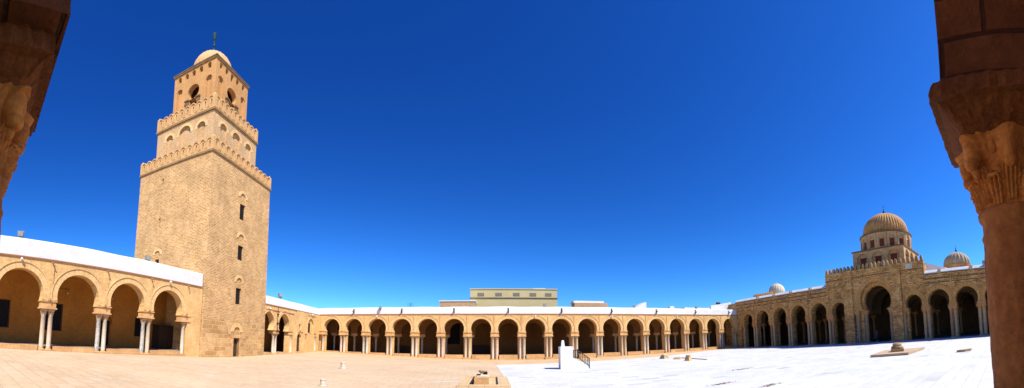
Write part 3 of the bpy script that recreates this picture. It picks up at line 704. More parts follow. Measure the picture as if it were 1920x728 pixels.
# tier 3
cx3, cy3, hx3, hy3 = -.42, -.25, 2.72, 2.88
T3 = faces(cx3, cy3, hx3, hy3)
mb = MB()
for k in ('south', 'west', 'east', 'north'):
    fr, Lg = T3[k]; hs = []
    q = Lg/5.75
    for i, c in enumerate((.78, 1.8, 2.76, 3.75, 4.85)):
        if i == 2 and k == 'south': hs.append((arch_hole(c*q, 30.1, 30.78, 30.8, .24, n=8), .5))
        else: hs.append((arch_hole(c*q, 30.4, 30.8, 30.82, .24, n=8), .5))
    for c in (.85, 4.9): hs.append((arch_hole(c*q, 26.3, 29.15, 29.2, .42, hw=.37, n=14), .24))
    hs.append((arch_hole(2.85*q, 25.4, 27.75, 28.6, .80, hw=.52, n=20), None))
    mb.panel(fr, rect(0, Lg, 24.8, 31.4), hs, .55, norim=True)
mb.build('upper_tier', M['plaster3'], mr, xf=tx)
for k in ('south', 'west', 'east', 'north'):
    fr, Lg = T3[k]; q = Lg/5.75; c = 2.85*q
    for sgn in (-1, 1):
        mb = MB(); x0, x1 = sorted((c+sgn*.5, c+sgn*1.05))
        mb.fbox(fr, x0, x1, -.22, .3, 27.62, 27.76); mb.fbox(fr, x0+.06, x1-.06, -.15, .3, 27.2, 27.62)
        b_ = mb.build('impost', M['ledge'], mr, xf=tx)
        mb = MB(); mb.lathe([(.10, 25.2), (.10, 26.9), (.14, 27.0), (.2, 27.2)], c=(*fr.p(c+sgn*.74, 0, -.05)[:2], 0), n=12); mb.build('colonnette', M['ledge'], b_, xf=tx)
    mb = MB(); n = 34
    for i in range(n): s = -.05+(Lg+.1)*(i+.5)/n; mb.fbox(fr, s-.045, s+.045, -.12, .02, 31.22, 31.4)
    mb.build('dentil_course', M['tledge'], mr, xf=tx)
ledge('cornice', cx3, cy3, hx3, hy3, 31.4, 31.52, .15, 'ledge')
ledge('interior_wall', cx3, cy3, .9, .9, 24.9, 31.2, 0, 'hall_in')
def dome_prof(r, h, z0, n=14, drum=0):
    p = [(r, z0)] if drum else []
    return p + [(r*math.cos(PI/2*k/n), z0+drum+h*math.sin(PI/2*k/n)) for k in range(n)] + [(.02, z0+drum+h)]
dc = tx((cx3, cy3, 0))
mb = MB(); mb.lathe([(2.45, 31.5), (2.45, 31.8), (2.36, 31.85), (2.36, 31.95)], c=(dc.x, dc.y, 0), n=64); mb.build('drum', M['dome_peach'], mr)
mb = MB(); mb.lathe(dome_prof(2.36, 2.35, 31.75, 18, .3), c=(dc.x, dc.y, 0), n=128, mod=lambda r, z, a: r*(1+.035*(abs(math.cos(14*a))-.6)*min(1, (z-31.6)/.6))); mb.build('dome', M['dome_peach'], mr, smooth=True)
mb = MB(); mb.lathe([(.10, 34.2), (.06, 34.9), (.20, 35.0), (.20, 35.18), (.06, 35.3), (.06, 35.55), (.16, 35.65), (.16, 35.8), (.06, 35.92), (.06, 36.35), (.16, 36.45), (.28, 37.05), (.24, 37.15), (.04, 37.4)], c=(dc.x, dc.y, 0), n=10); mb.build('finial', M['verdigris'], mr)

SINK = False
# ================================================================== PRAYER HALL
ph = empty('prayer_hall', (0,0,0), 'shaded brown stone mosque hall with arcaded front, battlemented portal and ribbed domes', 'prayer hall')
pillS = [(1.35, .9, 'R'), (4.5, 1.15, 'pair'), (8.6, 1.15, 'pair'), (12.4, 1.15, 'pair'), (16.3, 1.15, 'pair'), (20.2, 1.15, 'pair')]
arS = [(3.0, 1.12, 4.85), (6.6, 1.40, 4.85), (10.55, 1.36, 4.95), (14.4, 1.38, 4.92), (18.3, 1.36, 4.88), (21.85, 1.25, 4.75)]
pillS2 = [(31.9, .8, 'L'), (34.7, 1.15, 'pair'), (38.25, 1.15, 'pair'), (41.95, 1.15, 'pair'), (45.7, 1.15, 'pair')]
arS2 = [(33.12, 1.16, 4.8), (36.5, 1.42, 4.9), (40.15, 1.45, 4.9), (43.85, 1.4, 4.9)]
arcade(ph, FS, .02, 23.2, pillS, arS, 4.25, 8.3, 1.1, M['hall'], M['voussoir_hall'], zb_impost=3.86, impm='capital_hall', colset='h', bandw=.5, pt=.04, piermat=M['hall'])
arcade(ph, FS, 31.6, 48, pillS2, arS2, 4.25, 8.35, 1.1, M['hall'], M['voussoir_hall'], zb_impost=3.86, impm='capital_hall', colset='h', bandw=.5, pt=.04, piermat=M['hall'])
mb = MB(); mb.fbox(FS, .02, 1.0, .02, 1.08, 0, 4.25); mb.build('pier', M['hall'], ph)
mb = MB(); mb.fbox(FS, -3.5, .02, -.0, 1.0, 0, 8.3); mb.build('side_wall', M['hall'], ph)
for a, b in ((.02, 19.82), (34.8, 48)):
    for z, h, p in ((7.72, .12, .06), (7.2, .10, .05)):
        mb = MB(); mb.fbox(FS, a, b, -p, .02, z, z+h); mb.build('string_course', M['ledge'], ph)
mb = MB(); mb.fbox(FS, -.2, 19.82, -.1, .6, 8.3, 8.42); mb.build('cornice', M['ledge'], ph)
mb = MB(); mb.fbox(FS, 34.82, 48, -.1, .6, 8.35, 8.47); mb.build('cornice', M['ledge'], ph)
def sloped_par(a, b, z):
    mb = MB(); P = FS.p
    pr = [(-.06, z), (.9, z), (.9, z+.5), (.5, z+.52), (-.06, z+.12)]
    vs = [P(a, zz, d) for d, zz in pr] + [P(b, zz, d) for d, zz in pr]
    mb.add(vs, [tuple(range(5)), tuple(range(9, 4, -1))] + [(k, k+5, (k+1)%5+5, (k+1)%5) for k in range(5)]); return mb
sloped_par(-.4, 19.8, 8.42).build('parapet', M['white_hall'], ph); sloped_par(34.85, 48, 8.47).build('parapet', M['white_hall'], ph)
def spout_block(s, z):
    mb = MB(); mb.fbox(FS, s-.16, s+.16, -.42, .3, z, z+.16); mb.fbox(FS, s-.22, s+.22, -.12, .3, z-.25, z+.24); mb.fbox(FS, s-.2, s+.2, -.42, -.3, z-.1, z+.01); mb.build('spout', M['dome_cream'], ph)
for s in (5.9, 9.7, 13.3, 17.1): spout_block(s, 8.62)
for s in (36.9, 41.0): spout_block(s, 8.67)
# portal block
a0, a1 = 19.82, 34.82; PZ = 10.35; sc_ = 27.75
out = [(a0, 8.35), (23.2, 8.35), (23.2, 4.6)] + arch(sc_, 4.6, 5.9, 2.42, 26, .03) + [(31.6, 4.6), (31.6, 8.35), (a1, 8.35), (a1, PZ), (a0, PZ)]
mb = MB(); mb.panel(FS, out, [], .55, -.02); mb.build('portal_wall', M['hall'], ph)
out = [(23.3, 4.5)] + arch(sc_, 4.5, 5.72, 2.02, 26, .05) + [(31.5, 4.5), (31.5, 9.3), (23.3, 9.3)]
mb = MB(); mb.panel(FS, out, [], .6, .53); mb.build('inner_arch', M['hall'], ph)
mb = MB(); mb.ring(FS, sc_, 5.9, 2.425, 3.05, -.45, PI+.45, -.05, .0, 40, .03); mb.build('archivolt', M['voussoir_hall'], ph)
mb = MB(); mb.ring(FS, sc_, 5.72, 2.03, 2.38, -.5, PI+.5, .5, .54, 40, .05); mb.build('archivolt', M['voussoir_hall'], ph)
for x0, x1 in ((22.85, 24.3), (30.15, 31.6)):
    mb = MB(); mb.fbox(FS, x0, x1, -.28, .53, 0, PZ-.002); mb.fbox(FS, x0-.03, x1+.03, -.33, .5, 4.55, 4.72); mb.build('buttress', M['hall'], ph)
for x0, x1 in ((24.3, 25.5), (30.0, 30.15)):
    mb = MB(); mb.fbox(FS, x0, x1, .55, 1.1, 0, 4.6); mb.build('pier', M['hall'], ph)
for s, d in ((24.72, .1), (25.75, .75), (29.72, .75), (29.85, .1)):
    if s == 29.72: continue
    column(ph, CM['big'], FS.p(s, 0, d+.1), math.atan2(FS.u.y, FS.u.x))
mb = MB(); mb.fbox(FS, 24.3, 26.1, -.1, 1.1, 4.48, 4.62); mb.build('impost', M['capital_hall'], ph); mb = MB(); mb.fbox(FS, 29.45, 30.2, -.1, 1.1, 4.48, 4.62); mb.build('impost', M['capital_hall'], ph)
mb = MB(); mb.fbox(FS, a0, a1, -.08, .5, 9.25, 9.33); mb.build('string_course', M['ledge'], ph)
mb = MB(); mb.fbox(FS, a0, a1, .1, 1.4, 8.3, 9.9); mb.build('portal_roof', M['hall'], ph)
mb = MB(); mb.fbox(FS, 32.35, 33.3, -.06, -.0, 9.45, 10.1); mb.build('plaque', M['marble_d'], ph)
nM = 25
for k in range(nM):
    s = a0+.25+(a1-a0-.5)*k/(nM-1)+random.uniform(-.03,.03); w = .18+random.uniform(-.02,.02)
    mb = MB(); outl = [(s-w, PZ), (s+w, PZ), (s+w, PZ+.38), (s+w*.75, PZ+.55), (s+w*.3, PZ+.68), (s, PZ+.73), (s-w*.3, PZ+.68), (s-w*.75, PZ+.55), (s-w, PZ+.38)]
    mb.panel(FS, outl, [], .34, .02); mb.build('merlon', M['merlon_hall'], ph)
# interior
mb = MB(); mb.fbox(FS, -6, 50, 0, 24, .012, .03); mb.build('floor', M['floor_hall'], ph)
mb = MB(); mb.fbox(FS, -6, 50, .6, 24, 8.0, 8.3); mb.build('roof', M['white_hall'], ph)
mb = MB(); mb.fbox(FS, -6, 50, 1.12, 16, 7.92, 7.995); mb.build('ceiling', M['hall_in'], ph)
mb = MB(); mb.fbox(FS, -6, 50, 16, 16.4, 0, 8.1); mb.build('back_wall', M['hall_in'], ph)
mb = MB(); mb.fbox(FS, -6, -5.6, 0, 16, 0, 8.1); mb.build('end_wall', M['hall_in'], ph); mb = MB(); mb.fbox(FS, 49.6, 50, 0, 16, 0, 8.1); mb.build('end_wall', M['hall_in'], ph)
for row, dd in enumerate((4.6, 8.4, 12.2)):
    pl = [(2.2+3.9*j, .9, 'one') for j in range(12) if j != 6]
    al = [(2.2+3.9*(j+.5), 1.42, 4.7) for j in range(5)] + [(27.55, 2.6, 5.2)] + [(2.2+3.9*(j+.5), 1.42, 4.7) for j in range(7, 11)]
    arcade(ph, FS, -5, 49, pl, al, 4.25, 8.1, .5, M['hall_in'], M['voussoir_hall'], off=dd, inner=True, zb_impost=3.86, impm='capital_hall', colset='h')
# portal dome
FD = faces(0, 0, 4.25, 3.75)
dx, dy = 48.1, 17.6
def dshift(p): return Vector((p[0]+dx-.0, p[1]+dy, p[2]))
# local x -> world x, local y -> world y ; north face is at x = -h
SQ = {'north': (Frame((-3.95, 4.05), (0,-1), (-1,0)), 8.1), 'west': (Frame((-3.95,-4.05), (1,0), (0,-1)), 7.9), 'south': (Frame((3.95,-4.05), (0,1), (1,0)), 8.1), 'east': (Frame((3.95,4.05), (-1,0), (0,1)), 7.9)}
mb = MB()
for k, (fr, Lg) in SQ.items():
    mb.panel(fr, rect(0, Lg, 8, 13.45), [(arch_hole(Lg*f, 9.6, 12.1, 12.15, .95, hw=.9, n=16), .28) for f in (.2, .5, .8)], .6, norim=True)
mb.build('dome_base', M['dome_stone'], ph, xf=dshift)
for k, (fr, Lg) in SQ.items():
    for f in (.2, .5, .8):
        mb = MB(); mb.fbox(fr, Lg*f-.45, Lg*f+.45, .2, .27, 11.0, 12.35); w = mb.build('window', M['shutter'], ph, xf=dshift)
        mb = MB(); mb.fbox(fr, Lg*f-.55, Lg*f+.55, .12, .27, 12.35, 12.46); mb.build('lintel', M['shutter'], w, xf=dshift)
mb = MB(); mb.box(-4.1, 4.1, -4.2, 4.2, 13.45, 13.62); mb.build('cornice', M['ledge'], ph, xf=dshift)
nW = 16; rD = 3.85
def drum_mod(r, z, a): return r
mb = MB(); mb.lathe([(rD, 13.6), (rD, 15.9)], c=(dx, dy, 0), n=64); mb.build('drum', M['dome_stone'], ph, smooth=False)
for k in range(nW):
    a = 2*PI*(k+.5)/nW
    fr = Frame((dx+(rD+.10)*math.cos(a), dy+(rD+.10)*math.sin(a)), (-math.sin(a), math.cos(a)), (math.cos(a), math.sin(a)))
    mb = MB(); w = PI*rD/nW*.99
    mb.panel(fr, rect(-w, w, 13.62, 15.9), [(arch_hole(0, 13.7, 15.05, 15.08, .46, n=12), None)], .24); bay = mb.build('drum_arch', M['dome_stone'], ph)
    mb = MB(); mb.fbox(fr, -.34, .34, .1, .16, 13.8, 14.95); mb.build('shutter', M['shutter'], bay)
mb = MB(); mb.lathe([(rD+.05, 15.88), (rD+.28, 15.92), (rD+.28, 16.08), (3.5, 16.2)], c=(dx, dy, 0), n=64); mb.build('drum_cornice', M['ledge'], ph)
NR = 24
mb = MB(); mb.lathe(dome_prof(3.47, 3.1, 16.1, 20, .55), c=(dx, dy, 0), n=NR*8, mod=lambda r, z, a: r*(1+.055*(abs(math.cos(NR*a))-.6))); mb.build('dome', M['dome_hall'], ph, smooth=True)
mb = MB(); mb.lathe([(.1, 19.6), (.08, 19.9), (.2, 20.05), (.2, 20.2), (.07, 20.35), (.05, 20.5), (.13, 20.58), (.03, 20.7), (.025, 20.95)], c=(dx, dy, 0), n=10); 
for k in range(12):
    t0 = PI*.5+PI*2*(.08+.84*k/12); t1 = PI*.5+PI*2*(.08+.84*(k+1)/12)
    mb.tube((dx, dy+.14*math.cos(t0), 21.08+.14*math.sin(t0)), (dx, dy+.14*math.cos(t1), 21.08+.14*math.sin(t1)), .022, 6)
mb.build('finial', M['verdigris'], ph)
# second dome
d2 = (52, 7.25); 
mb = MB(); mb.box(d2[0]-2.3, d2[0]+2.3, d2[1]-2.3, d2[1]+2.3, 8.2, 10.35); mb.build('dome_base', M['hall'], ph)
mb = MB(); mb.lathe([(2.25, 10.3), (2.25, 10.75), (2.35, 10.8), (2.35, 10.9), (2.1, 10.95)], c=(*d2, 0), n=48); mb.build('drum', M['dome_hall'], ph)
mb = MB(); mb.lathe(dome_prof(2.15, 1.95, 10.9, 16, .25), c=(*d2, 0), n=20*8, mod=lambda r, z, a: r*(1+.07*(abs(math.cos(10*a))-.6))); mb.build('dome', M['dome_pale'], ph, smooth=True)
mb = MB(); mb.lathe([(.07, 13.0), (.06, 13.25), (.16, 13.35), (.16, 13.5), (.05, 13.6), (.11, 13.75), (.03, 13.9), (.02, 14.3)], c=(*d2, 0), n=10); mb.build('finial', M['verdigris'], ph)
# third dome with its battlemented square
d3 = (60.2, 50.3)
mb = MB(); mb.box(d3[0]-3.6, d3[0]+2.6, d3[1]-1.5, d3[1]+4.5, 0, 11.55)
for k in range(11): t = d3[1]-1.4+k*.55; mb.box(d3[0]-3.6, d3[0]-3.3, t, t+.3, 11.55, 11.95)
mb.build('dome_base', M['dome_hall'], ph)
mb = MB(); mb.lathe(dome_prof(1.95, 1.95, 11.6, 14, .75), c=(*d3, 0), n=20*6, mod=lambda r, z, a: r*(1+.04*(abs(math.cos(10*a))-.6))); mb.lathe([(.05, 14.2), (.04, 14.8)], c=(*d3, 0), n=6); mb.build('dome', M['dome_cream'], ph, smooth=True)
# white roof wall beside the portal
mb = MB(); fr = Frame((46.2, 45), (0,-1), (-1,0))
mb.panel(fr, [(33.6, 8.3), (36.9, 8.3), (36.9, 9.9), (33.6, 11.0)], [], 6, 0); mb.build('nave_roof', M['white'], ph)
# white side wall over the corner with the long gallery
mb = MB(); mb.panel(Frame((0, 47.2), (1,0), (0,-1)), [(37.4, 6.5), (42.4, 6.5), (42.4, 8.8), (37.4, 8.0)], [], .4, 0); mb.build('roof_wall', M['white_hall'], ph)
mb = MB()
for a, r in ((0,.16), (.35,.22), (.7,.14)): mb.lathe([(r, 0), (r, .35), (r*.6, .5)], c=(39.0+a, 47.4, 8.2), n=8)
mb.build('roof_vent', M['wood'], ph)

# ================================================================== WEST GALLERY BAY (round the camera)
wg = empty('arcade_gallery', (0,0,0), 'dark near arch of reddish masonry on two marble columns framing the view', 'arch')
FW = Frame((0, .34), (-1, 0), (0, 1))         # front faces east
mb = MB(); c0 = .33
al = arch(-c0, 3.45, 3.92, 2.0, 28)
out = [(-3.6, 3.45)] + al + [(2.7, 3.45), (2.7, 6.3), (-3.6, 6.3)]
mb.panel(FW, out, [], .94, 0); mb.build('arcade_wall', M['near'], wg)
mb = MB(); mb.box(-3.6, 9.5, -6.2, -.61, 6.25, 6.5); mb.build('roof', M['white'], wg)
mb = MB(); mb.box(-6.5, 9.5, -6.4, -6.0, 0, 6.4); mb.build('back_wall', M['backwall'], wg)
mb = MB(); mb.box(-4.6, 5.2, -6.0, .34, .012, .05); mb.build('floor', M['floor'], wg)
def near_column(cx, cy, r, zcap, ztop, zlip0, zlip1, hwb, hwt, hl, seed):
    sh = MB(); n = 96; prof = []
    for k in range(70):
        t = k/69; z = .05 + (zcap-.05)*t
        rr = r*(1.10 - .10*t) if z > .35 else r*1.35
        if z > zcap-.22: rr = r*1.06
        if z > zcap-.17: rr = r*1.0
        if z > zcap-.05: rr = r*1.10
        prof.append((rr, z))
    def mod(rr, z, a):
        v = Vector((math.cos(a)*1.2+seed, math.sin(a)*1.2, z*1.4))
        return rr*(1 + .035*noise.fractal(v*2.2, .6, 2.1, 5) - .05*max(0, noise.noise(v*3.1)-.35))
    sh.lathe(prof, c=(0,0,0), n=n, mod=mod)
    col = sh.build('column', M['near_shaft'], wg, smooth=True, loc=(cx, cy, 0))
    # carved capital: bell with two tiers of acanthus, corner volutes and worn bosses
    cp = MB(); H = ztop-zcap; nz, na = 110, 320; prof = [(0, zcap + H*k/nz) for k in range(nz+1)]
    def cmod(_, z, a):
        t = (z-zcap)/H
        bell = r*(1.0 + .10*t + .34*t**3)
        def leafrow(ph, tb, tt, width, amp):
            if not tb <= t <= tt: return 0
            u = (t-tb)/(tt-tb); q = ((a+ph) % (PI/4)) - PI/8
            w = width*(.55+.6*u)*(1 if u < .7 else max(.02, 1-((u-.7)/.3)**2))
            if abs(q) > w: return 0
            e = (1-(abs(q)/w)**4)
            ribs = .42 + .58*abs(math.cos(PI*3.0*q/w*(.5+.5*u)))
            notch = .82 + .18*abs(math.sin(u*PI*5 + abs(q)*8))
            curl = .55 + .75*u**1.6
            return amp*e*ribs*notch*curl
        v = max(leafrow(0, .0, .46, .30, .085), leafrow(PI/8, .06, .64, .27, .078))
        if t > .6:
            u = (t-.6)/.4
            q = (a % (PI/2)) - PI/4
            v = max(v, .13*math.exp(-(q/.24)**2)*min(1, u*2.2)*(.75+.25*math.cos(40*math.hypot(q*1.1, (u-.55)*.4))))
            q2 = ((a+PI/4) % (PI/2)) - PI/4
            v = max(v, .07*math.exp(-(q2/.2)**2)*min(1, u*2))
        w = Vector((math.cos(a)*1.5+seed, math.sin(a)*1.5, z*2.2))
        return bell + v + .007*noise.fractal(w*5, .6, 2.1, 4) + .004*noise.noise(w*24)
    cp.lathe(prof, n=na, mod=cmod)
    def egg(a, rad, z, rx_, ry_, rz_, tilt=0):
        o = len(cp.v); n1, n2 = 14, 20; vs = []; fs = []
        er = Vector((math.cos(a), math.sin(a), 0)); et = Vector((-math.sin(a), math.cos(a), 0)); c_, s_ = math.cos(tilt), math.sin(tilt)
        for i in range(n1+1):
            th = PI*i/n1
            for k in range(n2):
                ps = 2*PI*k/n2; x, y, zz = math.sin(th)*math.cos(ps), math.sin(th)*math.sin(ps), math.cos(th)
                q = 1 + .10*noise.noise(Vector((x*2+seed, y*2+a, zz*2))) + .05*abs(math.sin(5*ps))*(1-abs(zz))
                x, y, zz = x*rx_*q, y*ry_*q, zz*rz_*q
                x, zz = c_*x + s_*zz, -s_*x + c_*zz
                vs.append(er*(rad+x) + et*y + Vector((0, 0, z+zz)))
        for i in range(n1):
            for k in range(n2): fs.append((i*n2+k, (i+1)*n2+k, (i+1)*n2+(k+1) % n2, i*n2+(k+1) % n2))
        cp.add(vs, fs)
    for k in range(4):
        a = PI/4 + k*PI/2
        egg(a, r*1.50, zcap+H*.80, .075, .065, .11, .3); egg(a, r*1.56, zcap+H*.60, .055, .055, .05, 0)
        egg(a, r*1.40, zcap+H*.50, .035, .03, .05, .5)
        egg(a+PI/4, r*1.34, zcap+H*.78, .065, .058, .12, .15); egg(a+PI/4, r*1.32, zcap+H*.56, .05, .05, .05, 0); egg(a+PI/8, r*1.25, zcap+H*.84, .04, .035, .06, .1); egg(a-PI/8, r*1.25, zcap+H*.84, .04, .035, .06, .1)
    for k in range(8):
        a = PI/8 + k*PI/4
        egg(a, r*1.20+.03, zcap+H*.41, .03, .05, .018, .5)
        egg(a+PI/8, r*1.24+.02, zcap+H*.60, .03, .042, .018, .5)
    mbx = cp.build('capital', M['near_cap'], col, smooth=True)
    # impost: inverted truncated pyramid under a lip, worn
    im = MB()
    g = 40
    lev = [(hwb, ztop), (hwb+.02, ztop+.05), ((hwb+hwt)/2-.02, (ztop+zlip0)/2), (hwt-.035, zlip0-.012), (hwt+.018, zlip0-.004), (hwt+.02, zlip0+.02), (hwt+.015, zlip1-.03), (hwt, zlip1)]
    fine = []
    for (w0, z0), (w1, z1_) in zip(lev, lev[1:]):
        m_ = max(1, int((abs(z1_-z0)+abs(w1-w0))/.025))
        fine += [(w0+(w1-w0)*k/m_, z0+(z1_-z0)*k/m_) for k in range(m_)]
    fine.append(lev[-1])
    vs = []; fs = []; per = 4*g
    for w, z in fine:
        for k in range(per):
            side, f = divmod(k, g); f = f/g*2-1
            x, y = ((f, -1), (1, f), (-f, 1), (-1, -f))[side]
            chip = max(abs(x), abs(y)) and (min(abs(x), abs(y)) > .93)
            q = Vector((x*2+seed, y*2, z*3))
            dd = .013*noise.fractal(q*3, .7, 2.2, 4) - (.02*max(0, noise.noise(q*2.5)) if chip else 0)
            s_ = w*(1-.022*(min(abs(x), abs(y))**12)) + dd + (.006*math.cos(f*95) if z > zlip0 else 0)
            vs.append((x*s_, y*s_, z+.004*noise.noise(q*6)))
    L_ = len(fine)
    for i in range(L_-1):
        for k in range(per):
            j = (k+1) % per; fs.append((i*per+k, i*per+j, (i+1)*per+j, (i+1)*per+k))
    fs.append(tuple(range(per))[::-1]); fs.append(tuple((L_-1)*per+k for k in range(per)))
    im.add(vs, fs); im.build('impost', M['near_imp'], col, smooth=False)
    return col
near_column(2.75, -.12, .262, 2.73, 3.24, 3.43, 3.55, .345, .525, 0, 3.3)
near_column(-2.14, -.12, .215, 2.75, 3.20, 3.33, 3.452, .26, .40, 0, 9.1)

# ================================================================== THINGS IN THE COURTYARD
# whitewashed stepped block (sundial) with railing
sd = empty('sundial_block', (0,0,0), 'whitewashed stepped block with small tapered pillar and black handrail standing on the marble', 'sundial')
bx0, by = 4.9, 23.45
mb = MB(); fr = Frame((bx0, by), (1, -.08), (-.08, -1))
H1 = 1.66
out = [(0, 0), (2.12, 0), (2.05, .12), (.98, .83), (.92, .83), (.92, H1), (0, H1)]
mb.panel(fr, out, [], 1.25); mb.build('block', M['white'], sd)
mb = MB()
for k in range(5): s0 = .98+.21*k; mb.fbox(fr, s0, s0+.21, .25, 1.0, .05, .83-.15*k)
mb.build('steps', M['white'], sd)
mb = MB(); mb.frustum(fr, .22, .35, H1, H1+.43, .13, .085, .13, .085); mb.frustum(fr, .22, .35, H1+.43, H1+.47, .085, .04, .085, .04); mb.build('pillar', M['white'], sd)
mb = MB(); r = .032; P = fr.p; dR = .08
mb.tube(P(.84, 1.36, dR), P(1.27, 1.36, dR), r); mb.tube(P(.84, .86, dR), P(1.27, .86, dR), r)
mb.tube(P(1.27, 1.38, dR), P(2.13, .76, dR), r); mb.tube(P(1.27, .86, dR), P(2.13, .2, dR), r); 
mb.tube(P(1.27, .72, dR), P(1.27, 1.46, dR), r*1.3); mb.tube(P(2.13, .0, dR), P(2.13, .8, dR), r*1.4); mb.tube(P(.97, .86, dR), P(.97, 1.36, dR), r); mb.tube(P(1.1, .86, dR), P(1.1, 1.36, dR), r*.8)
for k in range(1, 7): s_ = 1.27+.86*k/7; zt = 1.38-.62*k/7; zb = .86-.66*k/7; mb.tube(P(s_, zb, dR), P(s_, zt, dR), r*.8)
mb.build('railing', M['iron'], sd)

# well kerb with stacked antique stones, bottom centre
kb = MB(); z = .10
kb.box(-1.56, .62, 18.1, 18.5, 0, z); kb.box(-1.56, -1.2, 14.2, 18.1, 0, z); kb.box(.2, .78, 14.2, 18.1, 0, z); kb.box(-1.2, .2, 14.2, 14.6, 0, z); kb.box(-1.2, .2, 14.6, 18.1, 0, .03)
well = kb.build('well_platform', M['pave_border']); tag(well, 'low tan stone kerb of a cistern flush with the edge of the marble', 'well kerb')
wb = empty('well_curb', (0,0,0), 'row of carved antique blocks forming a well head with grooved sides inside the low kerb', 'well')
mb = MB(); mb.box(-.85, -.18, 15.0, 15.7, .03, .33); mb.build('front_block', M['sill'], wb)
mb = MB(); mb.box(-.83, -.2, 15.7, 17.2, .03, .30); mb.box(-.78, -.25, 15.8, 17.0, .30, .36); mb.build('trough', M['marble_d'], wb)
mb = MB(); mb.box(-.80, -.6, 16.0, 16.7, .36, .375); mb.box(-.45, -.27, 16.5, 16.95, .36, .46); mb.build('opening', M['dark'], wb)
mb = MB(); mb.lathe([(.11, .2), (.13, .28), (.11, .31), (.16, .38), (.21, .43), (.23, .47), (.23, .50), (.18, .52)], c=(-.52, 17.35, 0), n=20); mb.box(-.72, -.3, 17.15, 17.55, .03, .2); mb.build('upturned_capital', M['capital'], wb)
for nm, a in (('groove', -1.0),):
    mb = MB(); mb.box(-1.02, -.93, 15.0, 17.6, .03, .16); mb.build('iron_edge', M['iron'], wb)
mb = MB(); mb.box(.2, .24, 14.7, 17.9, .10, .125); mb.build('iron_edge', M['iron'], wb)

def drum_stone(x, y, label, sc=1.0):
    r_ = empty('carved_stone', (x, y, 0), label, 'carved stone', 'carved marble well heads on the tan paving')
    mb = MB(); mb.lathe([(.2, .06), (.17, .1), (.175, .38), (.2, .40), (.2, .46), (.12, .47)], n=40, mod=lambda r, z, a: r*(1+(.05*math.cos(7*a+z*9)*math.cos(z*26) if .1 < z < .38 else 0))); mb.build('drum', M['marble_d'], r_)
    mb = MB(); mb.box(-.3, .28, -.22, .24, 0, .06); mb.build('slab', M['marble_b'], r_); r_.scale = (sc,)*3
drum_stone(-10.0, 20.5, 'carved white marble drum standing on tan paving, farther one of the two drums')
drum_stone(-6.7, 11.9, 'carved white marble drum cut by bottom edge, nearer one of the two drums', .66)

def lump(name, x, y, w, d, h, mat, label, cat, top=None, rz=0, group=None):
    rt = empty(name, (x, y, .008), label, cat, group, rz)
    mb = MB()
    mb.add([(-w/2,-d/2,0),(w/2,-d/2,0),(w/2,d/2,0),(-w/2,d/2,0),(-w*.36,-d*.36,h),(w*.38,-d*.36,h*.94),(w*.36,d*.38,h),(-w*.34,d*.36,h*.97)], [(3,2,1,0),(4,5,6,7),(0,1,5,4),(1,2,6,5),(2,3,7,6),(3,0,4,7)])
    mb.build('block', M[mat], rt)
    if top: mb = MB(); mb.lathe([(w*.34, h*.9), (w*.4, h+.04), (w*.36, h+.1), (w*.28, h+.14)], n=16); mb.build('torus', M[top], rt)
    return rt
lump('antique_base', 17.2, 30.0, .75, .7, .34, 'capital', 'worn grey column base at the pale border path, leftmost of three fragments', 'stone fragment', 'marble_a', .3, 'antique column fragments near the far arcade')
lump('antique_base', 17.4, 27.7, .95, .8, .18, 'capital', 'low broken stone lying flat between the two taller fragments', 'stone fragment', None, .8, 'antique column fragments near the far arcade')
lump('antique_base', 16.45, 24.4, .55, .5, .36, 'sill', 'squared block with rounded cap on the white marble, nearest of three fragments', 'stone fragment', 'cornice', .5, 'antique column fragments near the far arcade')
mb = MB(); mb.add([(18.6,29.6,.009),(18.75,29.6,.009),(18.0,23.6,.009),(17.85,23.6,.009),(18.6,29.6,.07),(18.75,29.6,.07),(18.0,23.6,.07),(17.85,23.6,.07)], [(4,5,6,7),(0,1,5,4),(1,2,6,5),(2,3,7,6),(3,0,4,7)][:5])
tag(mb.build('stone_edging', M['cornice']), 'thin raised brown stone edging running past the squared fragment', 'edging')

# platform with stacked base, right
pf = empty('stone_platform', (0,0,0), 'low tan stone slab set in the white marble below the portal', 'platform')
mb = MB(); pts = [(19.4, 8.75), (20.15, 6.4), (24.2, 6.35), (23.4, 9.3)]
mb.add([(x, y, .009) for x, y in pts]+[(x, y, .17) for x, y in pts], [(4,7,6,5),(0,4,5,1),(1,5,6,2),(2,6,7,3),(3,7,4,0)]); mb.build('slab', M['slab'], pf)
pe = empty('stone_pedestal', (21.6, 7.65, .17), 'stepped round column base with orange top on the low slab below the portal', 'column base', rotz=.35)
mb = MB(); mb.box(-.45, .45, -.45, .45, 0, .22); mb.build('plinth', M['ashlar'], pe)
mb = MB(); mb.lathe([(.36, .22), (.44, .27), (.42, .34), (.33, .37), (.30, .42), (.34, .45), (.33, .50), (.26, .53)], n=28); mb.build('torus', M['capital'], pe, smooth=False)
mb = MB(); mb.lathe([(.26, .53), (.27, .56), (.24, .585)], n=20); mb.build('cap_stone', M['dome_peach'], pe)
wsb = MB(); vs = []; 
pts = [(20.1, 3.25), (20.2, 2.75), (20.6, 2.45), (21.0, 2.4), (20.9, 2.75), (20.5, 3.1)]
wsb.add([(x, y, .009) for x, y in pts]+[(x, y, .13) for x, y in pts], [tuple(range(11,5,-1))]+[(k, k+6, (k+1)%6+6, (k+1)%6) for k in range(6)])
tag(wsb.build('curved_slab', M['capital']), 'small curved tan slab lying on the marble near the dark right column', 'stone slab')

